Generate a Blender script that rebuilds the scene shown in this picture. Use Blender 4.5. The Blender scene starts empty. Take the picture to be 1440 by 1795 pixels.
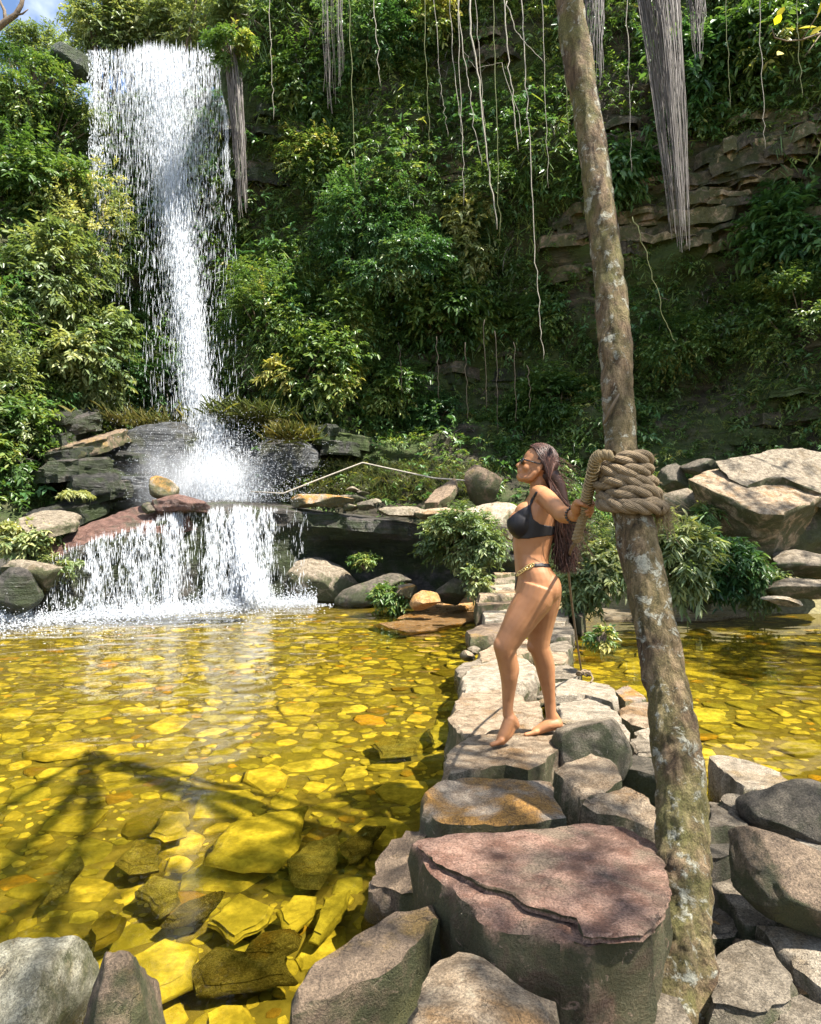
import bpy, bmesh, math, random
import numpy as np
from mathutils import Vector, Matrix, noise as mnoise
from mathutils.bvhtree import BVHTree

R = math.radians
rng = np.random.default_rng(7)
random.seed(7)
scene = bpy.context.scene
col = scene.collection

# ------------------------------------------------------------------ camera, sky, sun, exposure
F = 897.5 / math.tan(R(37.5))        # focal length in photograph pixels
PITCH = R(2.0)
CAM_H = 1.46
cam = bpy.data.cameras.new('camera')
cam.sensor_fit = 'VERTICAL'
cam.sensor_height = 24.0
cam.lens = 12.0 / math.tan(R(37.5))
cam.clip_start = 0.05
cam.clip_end = 400
cam_ob = bpy.data.objects.new('camera', cam)
col.objects.link(cam_ob)
cam_ob.location = (0, 0, CAM_H)
cam_ob.rotation_euler = (R(90) + PITCH, 0, 0)
scene.camera = cam_ob

SUN_EL, SUN_AZ = 61.0, 116.0           # azimuth clockwise from +Y: high on the right
sd = Vector((math.cos(R(SUN_EL)) * math.sin(R(SUN_AZ)), math.cos(R(SUN_EL)) * math.cos(R(SUN_AZ)), math.sin(R(SUN_EL))))
world = bpy.data.worlds.new('World')
scene.world = world
world.use_nodes = True
wn, wl = world.node_tree.nodes, world.node_tree.links
wn.clear()
wo = wn.new('ShaderNodeOutputWorld')
wb = wn.new('ShaderNodeBackground')
wb.inputs['Strength'].default_value = 0.085
sk = wn.new('ShaderNodeTexSky')
sk.sky_type = 'NISHITA'
sk.sun_disc = False
sk.dust_density = 0.2
sk.ozone_density = 2.0
sk.air_density = 0.9
sk.sun_elevation = R(SUN_EL)
sk.sun_rotation = R(SUN_AZ)
wtc = wn.new('ShaderNodeTexCoord')
wno = wn.new('ShaderNodeTexNoise')
wno.inputs['Scale'].default_value = 3.2
wno.inputs['Detail'].default_value = 7
wra = wn.new('ShaderNodeValToRGB')
wra.color_ramp.elements[0].position = 0.5
wra.color_ramp.elements[1].position = 0.66
wmx = wn.new('ShaderNodeMix')
wmx.data_type = 'RGBA'
wmx.inputs['B'].default_value = (12, 12.2, 12.5, 1)
wmp = wn.new('ShaderNodeMapping')
wmp.inputs['Location'].default_value = (1.2, 0.4, 0.1)
wl.new(wtc.outputs['Generated'], wmp.inputs['Vector'])
wl.new(wmp.outputs['Vector'], wno.inputs['Vector'])
wl.new(wno.outputs['Fac'], wra.inputs['Fac'])
wl.new(wra.outputs['Color'], wmx.inputs['Factor'])
wl.new(sk.outputs['Color'], wmx.inputs['A'])
wl.new(wmx.outputs['Result'], wb.inputs['Color'])
wl.new(wb.outputs['Background'], wo.inputs['Surface'])

sun = bpy.data.lights.new('sun', 'SUN')
sun.energy = 5.0
sun.angle = R(0.53)
sun.color = (1.0, 0.94, 0.84)
sun.cycles.is_caustics_light = True
sun_ob = bpy.data.objects.new('sun', sun)
col.objects.link(sun_ob)
sun_ob.location = sd * 60
sun_ob.rotation_euler = sd.to_track_quat('Z', 'Y').to_euler()

scene.view_settings.view_transform = 'Standard'
scene.view_settings.look = 'None'
scene.view_settings.gamma = 1.0
scene.view_settings.use_curve_mapping = False
scene.view_settings.exposure = 1.8
scene.cycles.use_denoising = True
scene.cycles.max_bounces = 10
scene.cycles.transparent_max_bounces = 24
scene.cycles.volume_bounces = 1
scene.cycles.sample_clamp_indirect = 6
scene.cycles.caustics_reflective = False
scene.cycles.caustics_refractive = True

# ------------------------------------------------------------------ helpers: places
cp, sp = math.cos(PITCH), math.sin(PITCH)

def P(px, py, d):
    """The point at depth d (m) along the camera axis seen at photograph pixel px, py."""
    xc, yc = (px - 720) / F * d, -(py - 897.5) / F * d
    return Vector((xc, d * cp - yc * sp, CAM_H + d * sp + yc * cp))

def ray(px, py):
    return P(px, py, 1.0) - Vector((0, 0, CAM_H))

def G(px, py, z):
    """The point of the level plane z seen at a pixel."""
    r = ray(px, py)
    return Vector((0, 0, CAM_H)) + r * ((z - CAM_H) / r.z)

def Yp(px, py, Y):
    r = ray(px, py)
    return Vector((0, 0, CAM_H)) + r * (Y / r.y)

# ------------------------------------------------------------------ helpers: noise
def vnoise(p, seed=0):
    p = np.asarray(p, float)
    i = np.floor(p).astype(np.int64)
    f = p - i
    u = f * f * (3 - 2 * f)
    out = np.zeros(len(p))
    for dx in (0, 1):
        for dy in (0, 1):
            for dz in (0, 1):
                h = ((i[:, 0] + dx) * 374761393 + (i[:, 1] + dy) * 668265263 + (i[:, 2] + dz) * 1440662683 + seed * 974711) & 0xffffffff
                h = ((h ^ (h >> 13)) * 1274126177) & 0xffffffff
                h = h ^ (h >> 16)
                v = (h & 0xffff) / 32767.5 - 1
                w = (u[:, 0] if dx else 1 - u[:, 0]) * (u[:, 1] if dy else 1 - u[:, 1]) * (u[:, 2] if dz else 1 - u[:, 2])
                out += v * w
    return out

def fbm(p, octaves=4, seed=0, gain=0.5):
    p = np.asarray(p, float)
    o, a, s = 0, 1, 0
    for k in range(octaves):
        o = o + a * vnoise(p * (2.03 ** k) + 17.3 * k, seed + k)
        s += a
        a *= gain
    return o / s

def norm(a):
    return a / np.maximum(np.linalg.norm(a, axis=-1, keepdims=True), 1e-9)

# ------------------------------------------------------------------ helpers: objects
def tag(o, label=None, cat=None, group=None, kind=None):
    if label: o['label'] = label
    if cat: o['category'] = cat
    if group: o['group'] = group
    if kind: o['kind'] = kind
    return o

def empty(name, loc):
    o = bpy.data.objects.new(name, None)
    o.location = loc
    o.empty_display_size = 0.1
    col.objects.link(o)
    return o

def np_mesh(name, V, faces, tint=None, smooth=True):
    """Mesh from arrays; faces is an (n,3)/(n,4) array or a list of lists."""
    me = bpy.data.meshes.new(name)
    V = np.asarray(V, np.float32).reshape(-1, 3)
    if isinstance(faces, np.ndarray):
        n, k = faces.shape
        me.vertices.add(len(V))
        me.vertices.foreach_set('co', V.ravel())
        me.loops.add(n * k)
        me.loops.foreach_set('vertex_index', faces.astype(np.int32).ravel())
        me.polygons.add(n)
        me.polygons.foreach_set('loop_start', np.arange(0, n * k, k, dtype=np.int32))
        me.update(calc_edges=True)
    else:
        me.from_pydata(V.tolist(), [], faces)
        me.update()
    if tint is not None:
        a = me.attributes.new('tint', 'FLOAT', 'POINT')
        a.data.foreach_set('value', np.asarray(tint, np.float32))
    if smooth:
        me.polygons.foreach_set('use_smooth', np.ones(len(me.polygons), bool))
    return me

def put(name, me, mat, parent=None, origin=None):
    """Link a mesh given in world coordinates: top-level ones get their origin at their base, children sit in their parent's frame."""
    me.name = name
    n = len(me.vertices)
    co = np.empty(n * 3, np.float32)
    me.vertices.foreach_get('co', co)
    co = co.reshape(-1, 3)
    if parent is not None:
        p = parent
        off = Vector((0, 0, 0))
        while p is not None:
            off += p.location
            p = p.parent
    elif origin is not None:
        off = Vector(origin)
    else:
        off = Vector(((co[:, 0].min() + co[:, 0].max()) / 2, (co[:, 1].min() + co[:, 1].max()) / 2, co[:, 2].min()))
    co -= np.array(off, np.float32)
    me.vertices.foreach_set('co', co.ravel())
    me.update()
    o = bpy.data.objects.new(name, me)
    if mat is not None:
        me.materials.clear()
        me.materials.append(mat)
    col.objects.link(o)
    if parent is not None:
        o.parent = parent
    else:
        o.location = off
    return o

class MB:
    """Collects tubes, ellipsoids, lofts; builds them as one mesh."""
    def __init__(self):
        self.V, self.F, self.n = [], [], 0
    def add(self, V, Fc):
        V = np.asarray(V, float).reshape(-1, 3)
        self.V.append(V)
        self.F += [[i + self.n for i in f] for f in Fc]
        self.n += len(V)
    def loft(self, rings, cap=True, closed=True):
        m, k = len(rings), len(rings[0])
        V = np.concatenate([np.asarray(r, float) for r in rings])
        Fc = []
        for i in range(m - 1):
            for j in range(k if closed else k - 1):
                a, b = i * k + j, i * k + (j + 1) % k
                Fc.append([a, b, b + k, a + k])
        if cap:
            Fc.append(list(range(k))[::-1])
            Fc.append([(m - 1) * k + j for j in range(k)])
        self.add(V, Fc)
    def tube(self, pts, rad, k=8, cap=True, flat=1.0, up=None, rnd=False):
        pts = [Vector(p) for p in pts]
        if np.isscalar(rad): rad = [rad] * len(pts)
        if rnd:    # rounded ends
            a, b = (pts[0] - pts[1]).normalized(), (pts[-1] - pts[-2]).normalized()
            pts = [pts[0] + a * rad[0] * .9, pts[0] + a * rad[0] * .6] + pts + [pts[-1] + b * rad[-1] * .6, pts[-1] + b * rad[-1] * .9]
            rad = [rad[0] * .35, rad[0] * .78] + list(rad) + [rad[-1] * .78, rad[-1] * .35]
        t = (pts[1] - pts[0]).normalized()
        n = Vector(up) if up is not None else (Vector((0, 0, 1)) if abs(t.z) < .9 else Vector((1, 0, 0)))
        rings = []
        for i, p in enumerate(pts):
            t = (pts[min(i + 1, len(pts) - 1)] - pts[max(i - 1, 0)]).normalized()
            n = (n - t * n.dot(t)).normalized()
            b = t.cross(n)
            rings.append([p + n * (rad[i] * math.cos(2 * math.pi * j / k)) + b * (rad[i] * flat * math.sin(2 * math.pi * j / k)) for j in range(k)])
        self.loft(rings, cap)
    def ell(self, c, r, axes=None, ku=18, kv=12):
        """Ellipsoid at c, radii r along axes (rows)."""
        c = np.array(c, float)
        A = np.eye(3) if axes is None else np.array([list(a) for a in axes], float)
        V, Fc = [], []
        for i in range(kv + 1):
            th = math.pi * i / kv
            for j in range(ku):
                ph = 2 * math.pi * j / ku
                q = np.array([math.sin(th) * math.cos(ph) * r[0], math.sin(th) * math.sin(ph) * r[1], math.cos(th) * r[2]])
                V.append(c + q @ A)
        for i in range(kv):
            for j in range(ku):
                a, b = i * ku + j, i * ku + (j + 1) % ku
                Fc.append([a, a + ku, b + ku, b])
        self.add(V, Fc)
    def mesh(self, name, smooth=True, tint=None):
        V = np.concatenate(self.V)
        me = np_mesh(name, V, self.F, None if tint is None else np.full(len(V), tint), smooth)
        return me
    def build(self, name, mat, parent=None, smooth=True, tint=None):
        return put(name, self.mesh(name, smooth, tint), mat, parent)

# ------------------------------------------------------------------ materials
def new_mat(name):
    m = bpy.data.materials.new(name)
    m.use_nodes = True
    nt = m.node_tree
    nt.nodes.clear()
    out = nt.nodes.new('ShaderNodeOutputMaterial')
    return m, nt, nt.nodes, nt.links, out

def ramp(nt, fac, stops, interp='LINEAR'):
    n = nt.nodes.new('ShaderNodeValToRGB')
    n.color_ramp.interpolation = interp
    e = n.color_ramp.elements
    while len(e) < len(stops): e.new(0.5)
    for k, (p, c) in enumerate(stops):
        e[k].position = p
        e[k].color = (c, c, c, 1) if np.isscalar(c) else (*c, 1)
    nt.links.new(fac, n.inputs['Fac'])
    return n.outputs['Color']

def noise_tex(nt, vec, scale, detail=6, rough=.6, stretch=None, dist=0):
    n = nt.nodes.new('ShaderNodeTexNoise')
    n.inputs['Scale'].default_value = scale
    n.inputs['Detail'].default_value = detail
    n.inputs['Roughness'].default_value = rough
    n.inputs['Distortion'].default_value = dist
    if stretch is not None:
        mp = nt.nodes.new('ShaderNodeMapping')
        mp.inputs['Scale'].default_value = stretch
        nt.links.new(vec, mp.inputs['Vector'])
        vec = mp.outputs['Vector']
    nt.links.new(vec, n.inputs['Vector'])
    return n.outputs['Fac']

def mixc(nt, fac, a, b, mode='MIX'):
    n = nt.nodes.new('ShaderNodeMix')
    n.data_type = 'RGBA'
    n.blend_type = mode
    for s, v in (('Factor', fac), ('A', a), ('B', b)):
        if isinstance(v, bpy.types.NodeSocket): nt.links.new(v, n.inputs[s])
        elif s == 'Factor': n.inputs[s].default_value = v
        else: n.inputs[s].default_value = (*v, 1)
    return n.outputs['Result']

def fmath(nt, op, a, b=0.0):
    n = nt.nodes.new('ShaderNodeMath')
    n.operation = op
    for k, v in enumerate((a, b)):
        if isinstance(v, bpy.types.NodeSocket): nt.links.new(v, n.inputs[k])
        else: n.inputs[k].default_value = v
    return n.outputs[0]

def bump(nt, h, strength, dist, normal=None):
    n = nt.nodes.new('ShaderNodeBump')
    n.inputs['Strength'].default_value = strength
    n.inputs['Distance'].default_value = dist
    nt.links.new(h, n.inputs['Height'])
    if normal is not None: nt.links.new(normal, n.inputs['Normal'])
    return n.outputs['Normal']

def principled(nt, out, color, rough=.7, normal=None, spec=.4):
    b = nt.nodes.new('ShaderNodeBsdfPrincipled')
    if isinstance(color, bpy.types.NodeSocket): nt.links.new(color, b.inputs['Base Color'])
    else: b.inputs['Base Color'].default_value = (*color, 1)
    if isinstance(rough, bpy.types.NodeSocket): nt.links.new(rough, b.inputs['Roughness'])
    else: b.inputs['Roughness'].default_value = rough
    b.inputs['Specular IOR Level'].default_value = spec
    if normal is not None: nt.links.new(normal, b.inputs['Normal'])
    if out is not None: nt.links.new(b.outputs['BSDF'], out.inputs['Surface'])
    return b

def simple_mat(name, color, rough=.6, spec=.4, var=.25, scale=30, metal=0, bump_d=0):
    m, nt, N, L, out = new_mat(name)
    tc = N.new('ShaderNodeTexCoord').outputs['Object']
    f = noise_tex(nt, tc, scale)
    c = ramp(nt, f, [(.3, tuple(v * (1 - var) for v in color)), (.7, tuple(v * (1 + var) for v in color))])
    nr = bump(nt, f, .6, bump_d) if bump_d else None
    b = principled(nt, out, c, rough, nr, spec)
    b.inputs['Metallic'].default_value = metal
    return m

def rock_mat(name, c_lo, c_hi, stain=None, stain_amt=.55, moss=(.05, .062, .02), moss_amt=.6, rough=.75, scale=1.0, strata=0.0, wet_z=.07, speck=.6, spec=.35):
    """Stone: mottled base, stain patches, fine specks, moss that keeps to steep sides, a wet band at the waterline, relief."""
    m, nt, N, L, out = new_mat(name)
    geo = N.new('ShaderNodeNewGeometry')
    pos = geo.outputs['Position']
    big = noise_tex(nt, pos, 3.2 * scale, 5, .6, dist=.6)
    mid = noise_tex(nt, pos, 14 * scale, 8, .68)
    fine = noise_tex(nt, pos, 140 * scale, 6, .75)
    c = ramp(nt, mid, [(.4, c_lo), (.58, c_hi)])
    if stain is not None:
        sf = ramp(nt, big, [(stain_amt - .05, 0), (stain_amt + .06, 1)])
        c = mixc(nt, sf, c, mixc(nt, mid, tuple(v * .75 for v in stain), tuple(min(1, v * 1.2) for v in stain)))
    sf = ramp(nt, fine, [(.38, 1 - speck), (.55, 1.0), (.68, 1 + speck * .6)])
    c = mixc(nt, 1.0, c, sf, 'MULTIPLY')
    crack = N.new('ShaderNodeTexVoronoi')
    crack.feature = 'DISTANCE_TO_EDGE'
    crack.inputs['Scale'].default_value = 5 * scale
    wob = N.new('ShaderNodeVectorMath'); wob.operation = 'MULTIPLY_ADD'
    wn_ = N.new('ShaderNodeTexNoise'); wn_.inputs['Scale'].default_value = 9 * scale; wn_.inputs['Detail'].default_value = 6
    L.new(pos, wn_.inputs['Vector'])
    L.new(wn_.outputs['Color'], wob.inputs[0]); wob.inputs[1].default_value = (.3 / scale,) * 3; L.new(pos, wob.inputs[2])
    L.new(wob.outputs[0], crack.inputs['Vector'])
    cr = ramp(nt, crack.outputs['Distance'], [(.0, 1), (.012, 0)])
    crm = fmath(nt, 'MULTIPLY', cr, ramp(nt, big, [(.5, 0), (.6, 1)]))
    c = mixc(nt, fmath(nt, 'MULTIPLY', crm, .6), c, tuple(v * .35 for v in c_lo))
    # moss on the steep sides
    sx = N.new('ShaderNodeSeparateXYZ'); L.new(geo.outputs['Normal'], sx.inputs[0])
    side = ramp(nt, fmath(nt, 'ADD', sx.outputs['Z'], fmath(nt, 'MULTIPLY', fmath(nt, 'SUBTRACT', mid, .5), .9)), [(.25, 1), (.62, 0)])
    mo = fmath(nt, 'MULTIPLY', side, ramp(nt, big, [(.62 - moss_amt * .4, 0), (.74 - moss_amt * .4, 1)]))
    c = mixc(nt, fmath(nt, 'MULTIPLY', mo, .85), c, mixc(nt, fine, tuple(v * .6 for v in moss), tuple(v * 1.5 for v in moss)))
    # wet band
    sp_ = N.new('ShaderNodeSeparateXYZ'); L.new(pos, sp_.inputs[0])
    wet = ramp(nt, fmath(nt, 'ADD', sp_.outputs['Z'], fmath(nt, 'MULTIPLY', fmath(nt, 'SUBTRACT', big, .5), .12)), [(wet_z - .03, 1), (wet_z + .01, 0)]) if wet_z else None
    if wet is not None:
        c = mixc(nt, wet, c, mixc(nt, 1.0, c, (.5, .47, .4), 'MULTIPLY'))
        rg = mixc(nt, wet, (rough,) * 3, (.25,) * 3)
    else:
        rg = rough
    lich = noise_tex(nt, pos, 17 * scale, 7, .75, dist=1.2)
    c = mixc(nt, ramp(nt, lich, [(.6, 0), (.66, .55)]), c, tuple(min(.6, v * 1.25 + .05) for v in c_hi))
    dk = noise_tex(nt, pos, 7 * scale, 9, .72, dist=.8)
    c = mixc(nt, ramp(nt, dk, [(.52, 0), (.64, .62)]), c, tuple(v * .38 for v in c_lo))
    h = fmath(nt, 'ADD', fmath(nt, 'MULTIPLY', mid, .6), fmath(nt, 'ADD', fmath(nt, 'MULTIPLY', fine, .34), fmath(nt, 'MULTIPLY', dk, .5)))
    h = fmath(nt, 'SUBTRACT', h, fmath(nt, 'MULTIPLY', crm, .5))
    if strata:
        st = noise_tex(nt, pos, 3.0 * scale, 5, .6, stretch=(.6, .6, 9))
        h = fmath(nt, 'ADD', h, fmath(nt, 'MULTIPLY', st, strata))
    nr = bump(nt, h, 1.0, .065 / scale)
    principled(nt, out, c, rg, nr, spec)
    return m

def leaf_mat(name, stops, trans=.4, rough=.38, spec=.5):
    """Leaves: colour per leaf from the tint attribute, light passes through."""
    m, nt, N, L, out = new_mat(name)
    at = N.new('ShaderNodeAttribute'); at.attribute_name = 'tint'
    c = ramp(nt, at.outputs['Fac'], stops)
    b = principled(nt, None, c, rough, None, spec)
    tr = N.new('ShaderNodeBsdfTranslucent')
    L.new(mixc(nt, 1.0, c, (1.25, 1.2, .55), 'MULTIPLY'), tr.inputs['Color'])
    mx = N.new('ShaderNodeMixShader'); mx.inputs[0].default_value = trans
    L.new(b.outputs['BSDF'], mx.inputs[1]); L.new(tr.outputs[0], mx.inputs[2])
    L.new(mx.outputs[0], out.inputs['Surface'])
    return m

M = {}
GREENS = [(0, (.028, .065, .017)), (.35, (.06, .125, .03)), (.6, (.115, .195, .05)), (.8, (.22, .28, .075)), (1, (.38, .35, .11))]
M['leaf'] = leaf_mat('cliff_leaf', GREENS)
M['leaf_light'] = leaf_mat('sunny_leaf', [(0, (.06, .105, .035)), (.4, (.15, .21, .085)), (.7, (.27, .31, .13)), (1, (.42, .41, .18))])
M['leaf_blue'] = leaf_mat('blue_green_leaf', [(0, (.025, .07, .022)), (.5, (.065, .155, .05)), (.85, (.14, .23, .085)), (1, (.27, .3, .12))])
M['leaf_yellow'] = leaf_mat('yellow_leaf', [(0, (.4, .36, .02)), (1, (.65, .55, .03))], .5)
M['grass'] = leaf_mat('grass_blade', [(0, (.05, .08, .015)), (.5, (.13, .16, .035)), (1, (.3, .26, .08))], .4, .5)
M['dry'] = leaf_mat('dry_root', [(0, (.05, .042, .035)), (.5, (.14, .122, .11)), (1, (.32, .29, .27))], .1, .7)
M['bark_twig'] = simple_mat('twig_bark', (.13, .1, .07), .85, .2, .4, 25)
M['liana'] = simple_mat('liana_bark', (.3, .27, .22), .8, .2, .3, 25)

M['rock_tan'] = rock_mat('tan_stone', (.27, .19, .115), (.5, .385, .26), (.3, .18, .08), .58)
M['rock_pale'] = rock_mat('pale_stone', (.31, .25, .175), (.52, .44, .33), (.36, .26, .14), .6, moss_amt=.3)
M['rock_grey'] = rock_mat('grey_stone', (.17, .135, .092), (.35, .29, .21), (.2, .15, .09), .62)
M['rock_olive'] = rock_mat('olive_grey_stone', (.22, .2, .13), (.46, .43, .32), (.34, .24, .1), .6, moss_amt=.4)
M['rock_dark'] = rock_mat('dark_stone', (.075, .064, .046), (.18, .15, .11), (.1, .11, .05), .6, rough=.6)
M['rock_pink'] = rock_mat('pink_slab_stone', (.25, .128, .085), (.44, .27, .195), (.3, .22, .15), .57, moss=(.045, .055, .018), moss_amt=.95, wet_z=0)
M['rock_orange'] = rock_mat('ochre_stained_stone', (.27, .2, .14), (.4, .33, .25), (.46, .24, .06), .5, moss=(.06, .07, .03), moss_amt=.8)
M['rock_brown'] = rock_mat('brown_stone', (.17, .12, .08), (.3, .215, .14), (.34, .22, .08), .6)
M['rock_rust'] = rock_mat('rust_stone', (.36, .2, .08), (.55, .34, .15), (.5, .24, .05), .55, moss_amt=.1)
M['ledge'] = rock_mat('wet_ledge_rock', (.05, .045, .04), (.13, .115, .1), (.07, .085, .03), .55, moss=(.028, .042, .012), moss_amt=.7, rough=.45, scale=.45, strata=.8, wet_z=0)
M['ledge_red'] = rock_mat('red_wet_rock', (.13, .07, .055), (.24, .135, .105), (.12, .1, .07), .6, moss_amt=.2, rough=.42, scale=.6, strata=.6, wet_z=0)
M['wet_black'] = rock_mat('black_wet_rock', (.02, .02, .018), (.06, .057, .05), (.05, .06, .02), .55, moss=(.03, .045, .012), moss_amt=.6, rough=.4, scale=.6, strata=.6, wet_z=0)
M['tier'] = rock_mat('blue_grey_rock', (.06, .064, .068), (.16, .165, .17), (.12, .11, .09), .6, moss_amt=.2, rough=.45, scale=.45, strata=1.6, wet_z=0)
M['mossy'] = rock_mat('mossy_rock', (.06, .065, .035), (.13, .13, .07), (.07, .1, .02), .48, moss=(.04, .062, .014), moss_amt=.95, rough=.85, scale=.5, strata=.5, wet_z=0)

# ------------------------------------------------------------------ the cliff, as one sheet of stations per column
COLS = [   # x, stations (Y, z): foot, bank, bank top, cliff base, middle, upper, lip, plateau
    (-34, [(2, -1.5), (3, 2), (5, 5), (7, 8), (8, 11), (9, 13), (11, 14), (40, 17)]),
    (-13, [(8.0, -1.5), (9, 1.6), (10.3, 4), (11.6, 6.5), (12.6, 9), (13.6, 11.2), (15, 12.6), (40, 16)]),
    (-9.2, [(10.0, -1.5), (10.9, 1.2), (12.6, 3.2), (14.4, 5.2), (16.2, 8), (17.2, 11.5), (17.6, 13.6), (40, 16)]),
    (-7.0, [(13.5, -1.5), (14.5, 1.6), (16.8, 2.9), (18.2, 4.4), (18.6, 7.5), (18.4, 11), (17.7, 13.75), (40, 15.5)]),
    (-5.0, [(15.0, -1.5), (15.6, 1.6), (17.4, 2.9), (18.4, 4.2), (18.7, 7.5), (18.4, 11), (17.7, 13.8), (40, 15.5)]),
    (-4.2, [(15.4, -1.5), (15.8, 1.7), (17.2, 3.0), (18.0, 4.4), (18.0, 8), (17.5, 12), (17.2, 16.0), (40, 19)]),
    (-1.0, [(15.6, -1.5), (16.0, 1.7), (17.2, 3.0), (18.2, 4.8), (18.0, 9), (17.3, 13), (17.6, 17.5), (40, 21)]),
    (2.0, [(15.0, -1.5), (15.4, 1.0), (16.6, 2.6), (18.6, 5.2), (18.6, 9), (17.4, 13), (17.6, 17.5), (40, 21)]),
    (5.0, [(13.6, -1.5), (14.2, .9), (15.6, 2.7), (17.6, 5.4), (17.8, 9), (16.8, 13), (17.2, 17.5), (40, 21)]),
    (8.0, [(13.4, -1.5), (13.9, .9), (15.0, 2.8), (16.6, 5.6), (16.8, 9), (16.2, 13), (16.8, 17.5), (40, 21)]),
    (11.5, [(11.6, -1.5), (12.0, .9), (12.8, 3), (13.6, 6), (14.4, 9), (14.2, 13), (15, 17), (40, 21)]),
    (34, [(3, -1.5), (4, .9), (5, 3), (7, 6), (8, 9), (8.5, 13), (10, 17), (40, 21)])]
_cx = np.array([c[0] for c in COLS], float)
_cs = np.array([c[1] for c in COLS], float)          # (12, 8, 2)

def cliff_point(x, t):
    """x (n), t in 0..7 -> smooth (Y, z)."""
    x = np.asarray(x, float); t = np.asarray(t, float)
    i = np.clip(t.astype(int), 0, 6); f = t - i
    f = f * f * (3 - 2 * f) * .35 + f * .65
    out = []
    for k in (0, 1):
        S = np.stack([np.interp(x, _cx, _cs[:, j, k]) for j in range(8)], 1)
        r = np.arange(len(x))
        out.append(S[r, i] * (1 - f) + S[r, i + 1] * f)
    return out[0], out[1]

nx, ntt = 330, 190
gx = np.concatenate([np.linspace(-34, -13, 20)[:-1], np.linspace(-13, 13, nx - 39), np.linspace(13, 34, 21)[1:]])
gt = np.concatenate([np.linspace(0, 6.2, ntt - 12), np.linspace(6.2, 7, 13)[1:]])
XX, TT = np.meshgrid(gx, gt)
yy, zz = cliff_point(XX.ravel(), TT.ravel())
CP = np.stack([XX.ravel(), yy, zz], 1)
nb = fbm(CP * .28, 4, 3) * 1.5
st = fbm(CP * np.array([.35, .35, 2.1]), 4, 11)                       # strata: ledges in thin beds
st2 = np.round(st * 4) / 4
nm = fbm(CP * 1.3, 4, 5) * .28
w = np.clip((zz + .8) / 2, 0, 1) * np.clip((27 - yy) / 6, .15, 1)
lipz = np.clip(1 - np.abs(CP[:, 0] + 7) / 2.2, 0, 1)
CP[:, 1] -= (nb * (1 - .7 * lipz) + st2 * .45 + nm) * w
CP[:, 2] += fbm(CP * .5, 3, 9) * .5 * w * (1 - .85 * lipz)
ng = len(gx)
ii = np.arange(len(gt) - 1)[:, None] * ng + np.arange(ng - 1)[None, :]
CF = np.stack([ii, ii + 1, ii + 1 + ng, ii + ng], -1).reshape(-1, 4)

def cliff_mat():
    m, nt, N, L, out = new_mat('cliff_rock')
    geo = N.new('ShaderNodeNewGeometry'); pos = geo.outputs['Position']
    st = noise_tex(nt, pos, 1.0, 8, .62, stretch=(.5, .5, 5.5), dist=.4)
    mid = noise_tex(nt, pos, 3.5, 9, .65)
    big = noise_tex(nt, pos, .45, 5, .6)
    fine = noise_tex(nt, pos, 30, 4, .7)
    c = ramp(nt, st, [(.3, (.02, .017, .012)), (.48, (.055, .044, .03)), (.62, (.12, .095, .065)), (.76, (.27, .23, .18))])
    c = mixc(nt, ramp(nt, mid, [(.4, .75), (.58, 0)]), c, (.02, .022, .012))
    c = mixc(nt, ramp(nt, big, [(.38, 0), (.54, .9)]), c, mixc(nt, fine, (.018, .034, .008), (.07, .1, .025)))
    h = fmath(nt, 'ADD', fmath(nt, 'MULTIPLY', st, .8), fmath(nt, 'MULTIPLY', mid, .5))
    principled(nt, out, c, .85, bump(nt, h, 1, .25, bump(nt, fine, .6, .03)), .25)
    return m
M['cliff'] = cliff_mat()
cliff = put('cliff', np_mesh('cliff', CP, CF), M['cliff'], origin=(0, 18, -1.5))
tag(cliff, 'layered rock cliff overgrown with plants behind the pool', None, None, 'structure')
BV = BVHTree.FromPolygons([Vector(v) for v in CP.tolist()], CF.tolist())

def hit(px, py, lift=0.0):
    """Where the view through a pixel meets the cliff, and its normal turned to the camera."""
    r = ray(px, py).normalized()
    loc, n, i, d = BV.ray_cast(Vector((0, 0, CAM_H)), r, 80)
    if loc is None: return None, None
    if n.dot(r) > 0: n = -n
    return loc + n * lift, n

# ------------------------------------------------------------------ riverbed and water
PATHX = [(-5, .1), (0, .35), (1.2, .5), (3.65, .75), (6, 1.0), (9, 1.15), (13, 1.5), (16, 1.5), (40, 2)]
def bed_height(x, y):
    px_ = np.interp(y, [p[0] for p in PATHX], [p[1] for p in PATHX])
    q = np.stack([x, y, x * 0], 1)
    far = np.clip((y - 2) / 8, 0, 1)
    h = -.3 - .28 * far + fbm(q * .55, 4, 21) * .1
    near = np.exp(-((x - px_) / .75) ** 2)
    h = h * (1 - near) + (-.13) * near
    bank = 1 / (1 + np.exp(-(x - .5 - .12 * y) / .14)) * 1 / (1 + np.exp((y - 3.2) / .22))
    h = h * (1 - bank) + .07 * bank
    rp = np.clip((x - px_ - .8) / 1.2, 0, 1) * (1 - bank)
    h = h * (1 - rp) + (h * .3 - .13) * rp
    # the banks rise at the far side of the right-hand pool and round the outer edges
    edge = np.interp(x, [-34, -13, -9, -7, -2.5, 1.5, 3, 5, 8, 11, 34], [3, 8.6, 10.6, 13.5, 15.2, 13.8, 12.4, 12.0, 11.8, 10.6, 3])
    up = np.clip((y - edge) / 2.2, 0, 1)
    h = h + up * 1.0
    return h + fbm(q * 2.6, 3, 5) * .035

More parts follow.
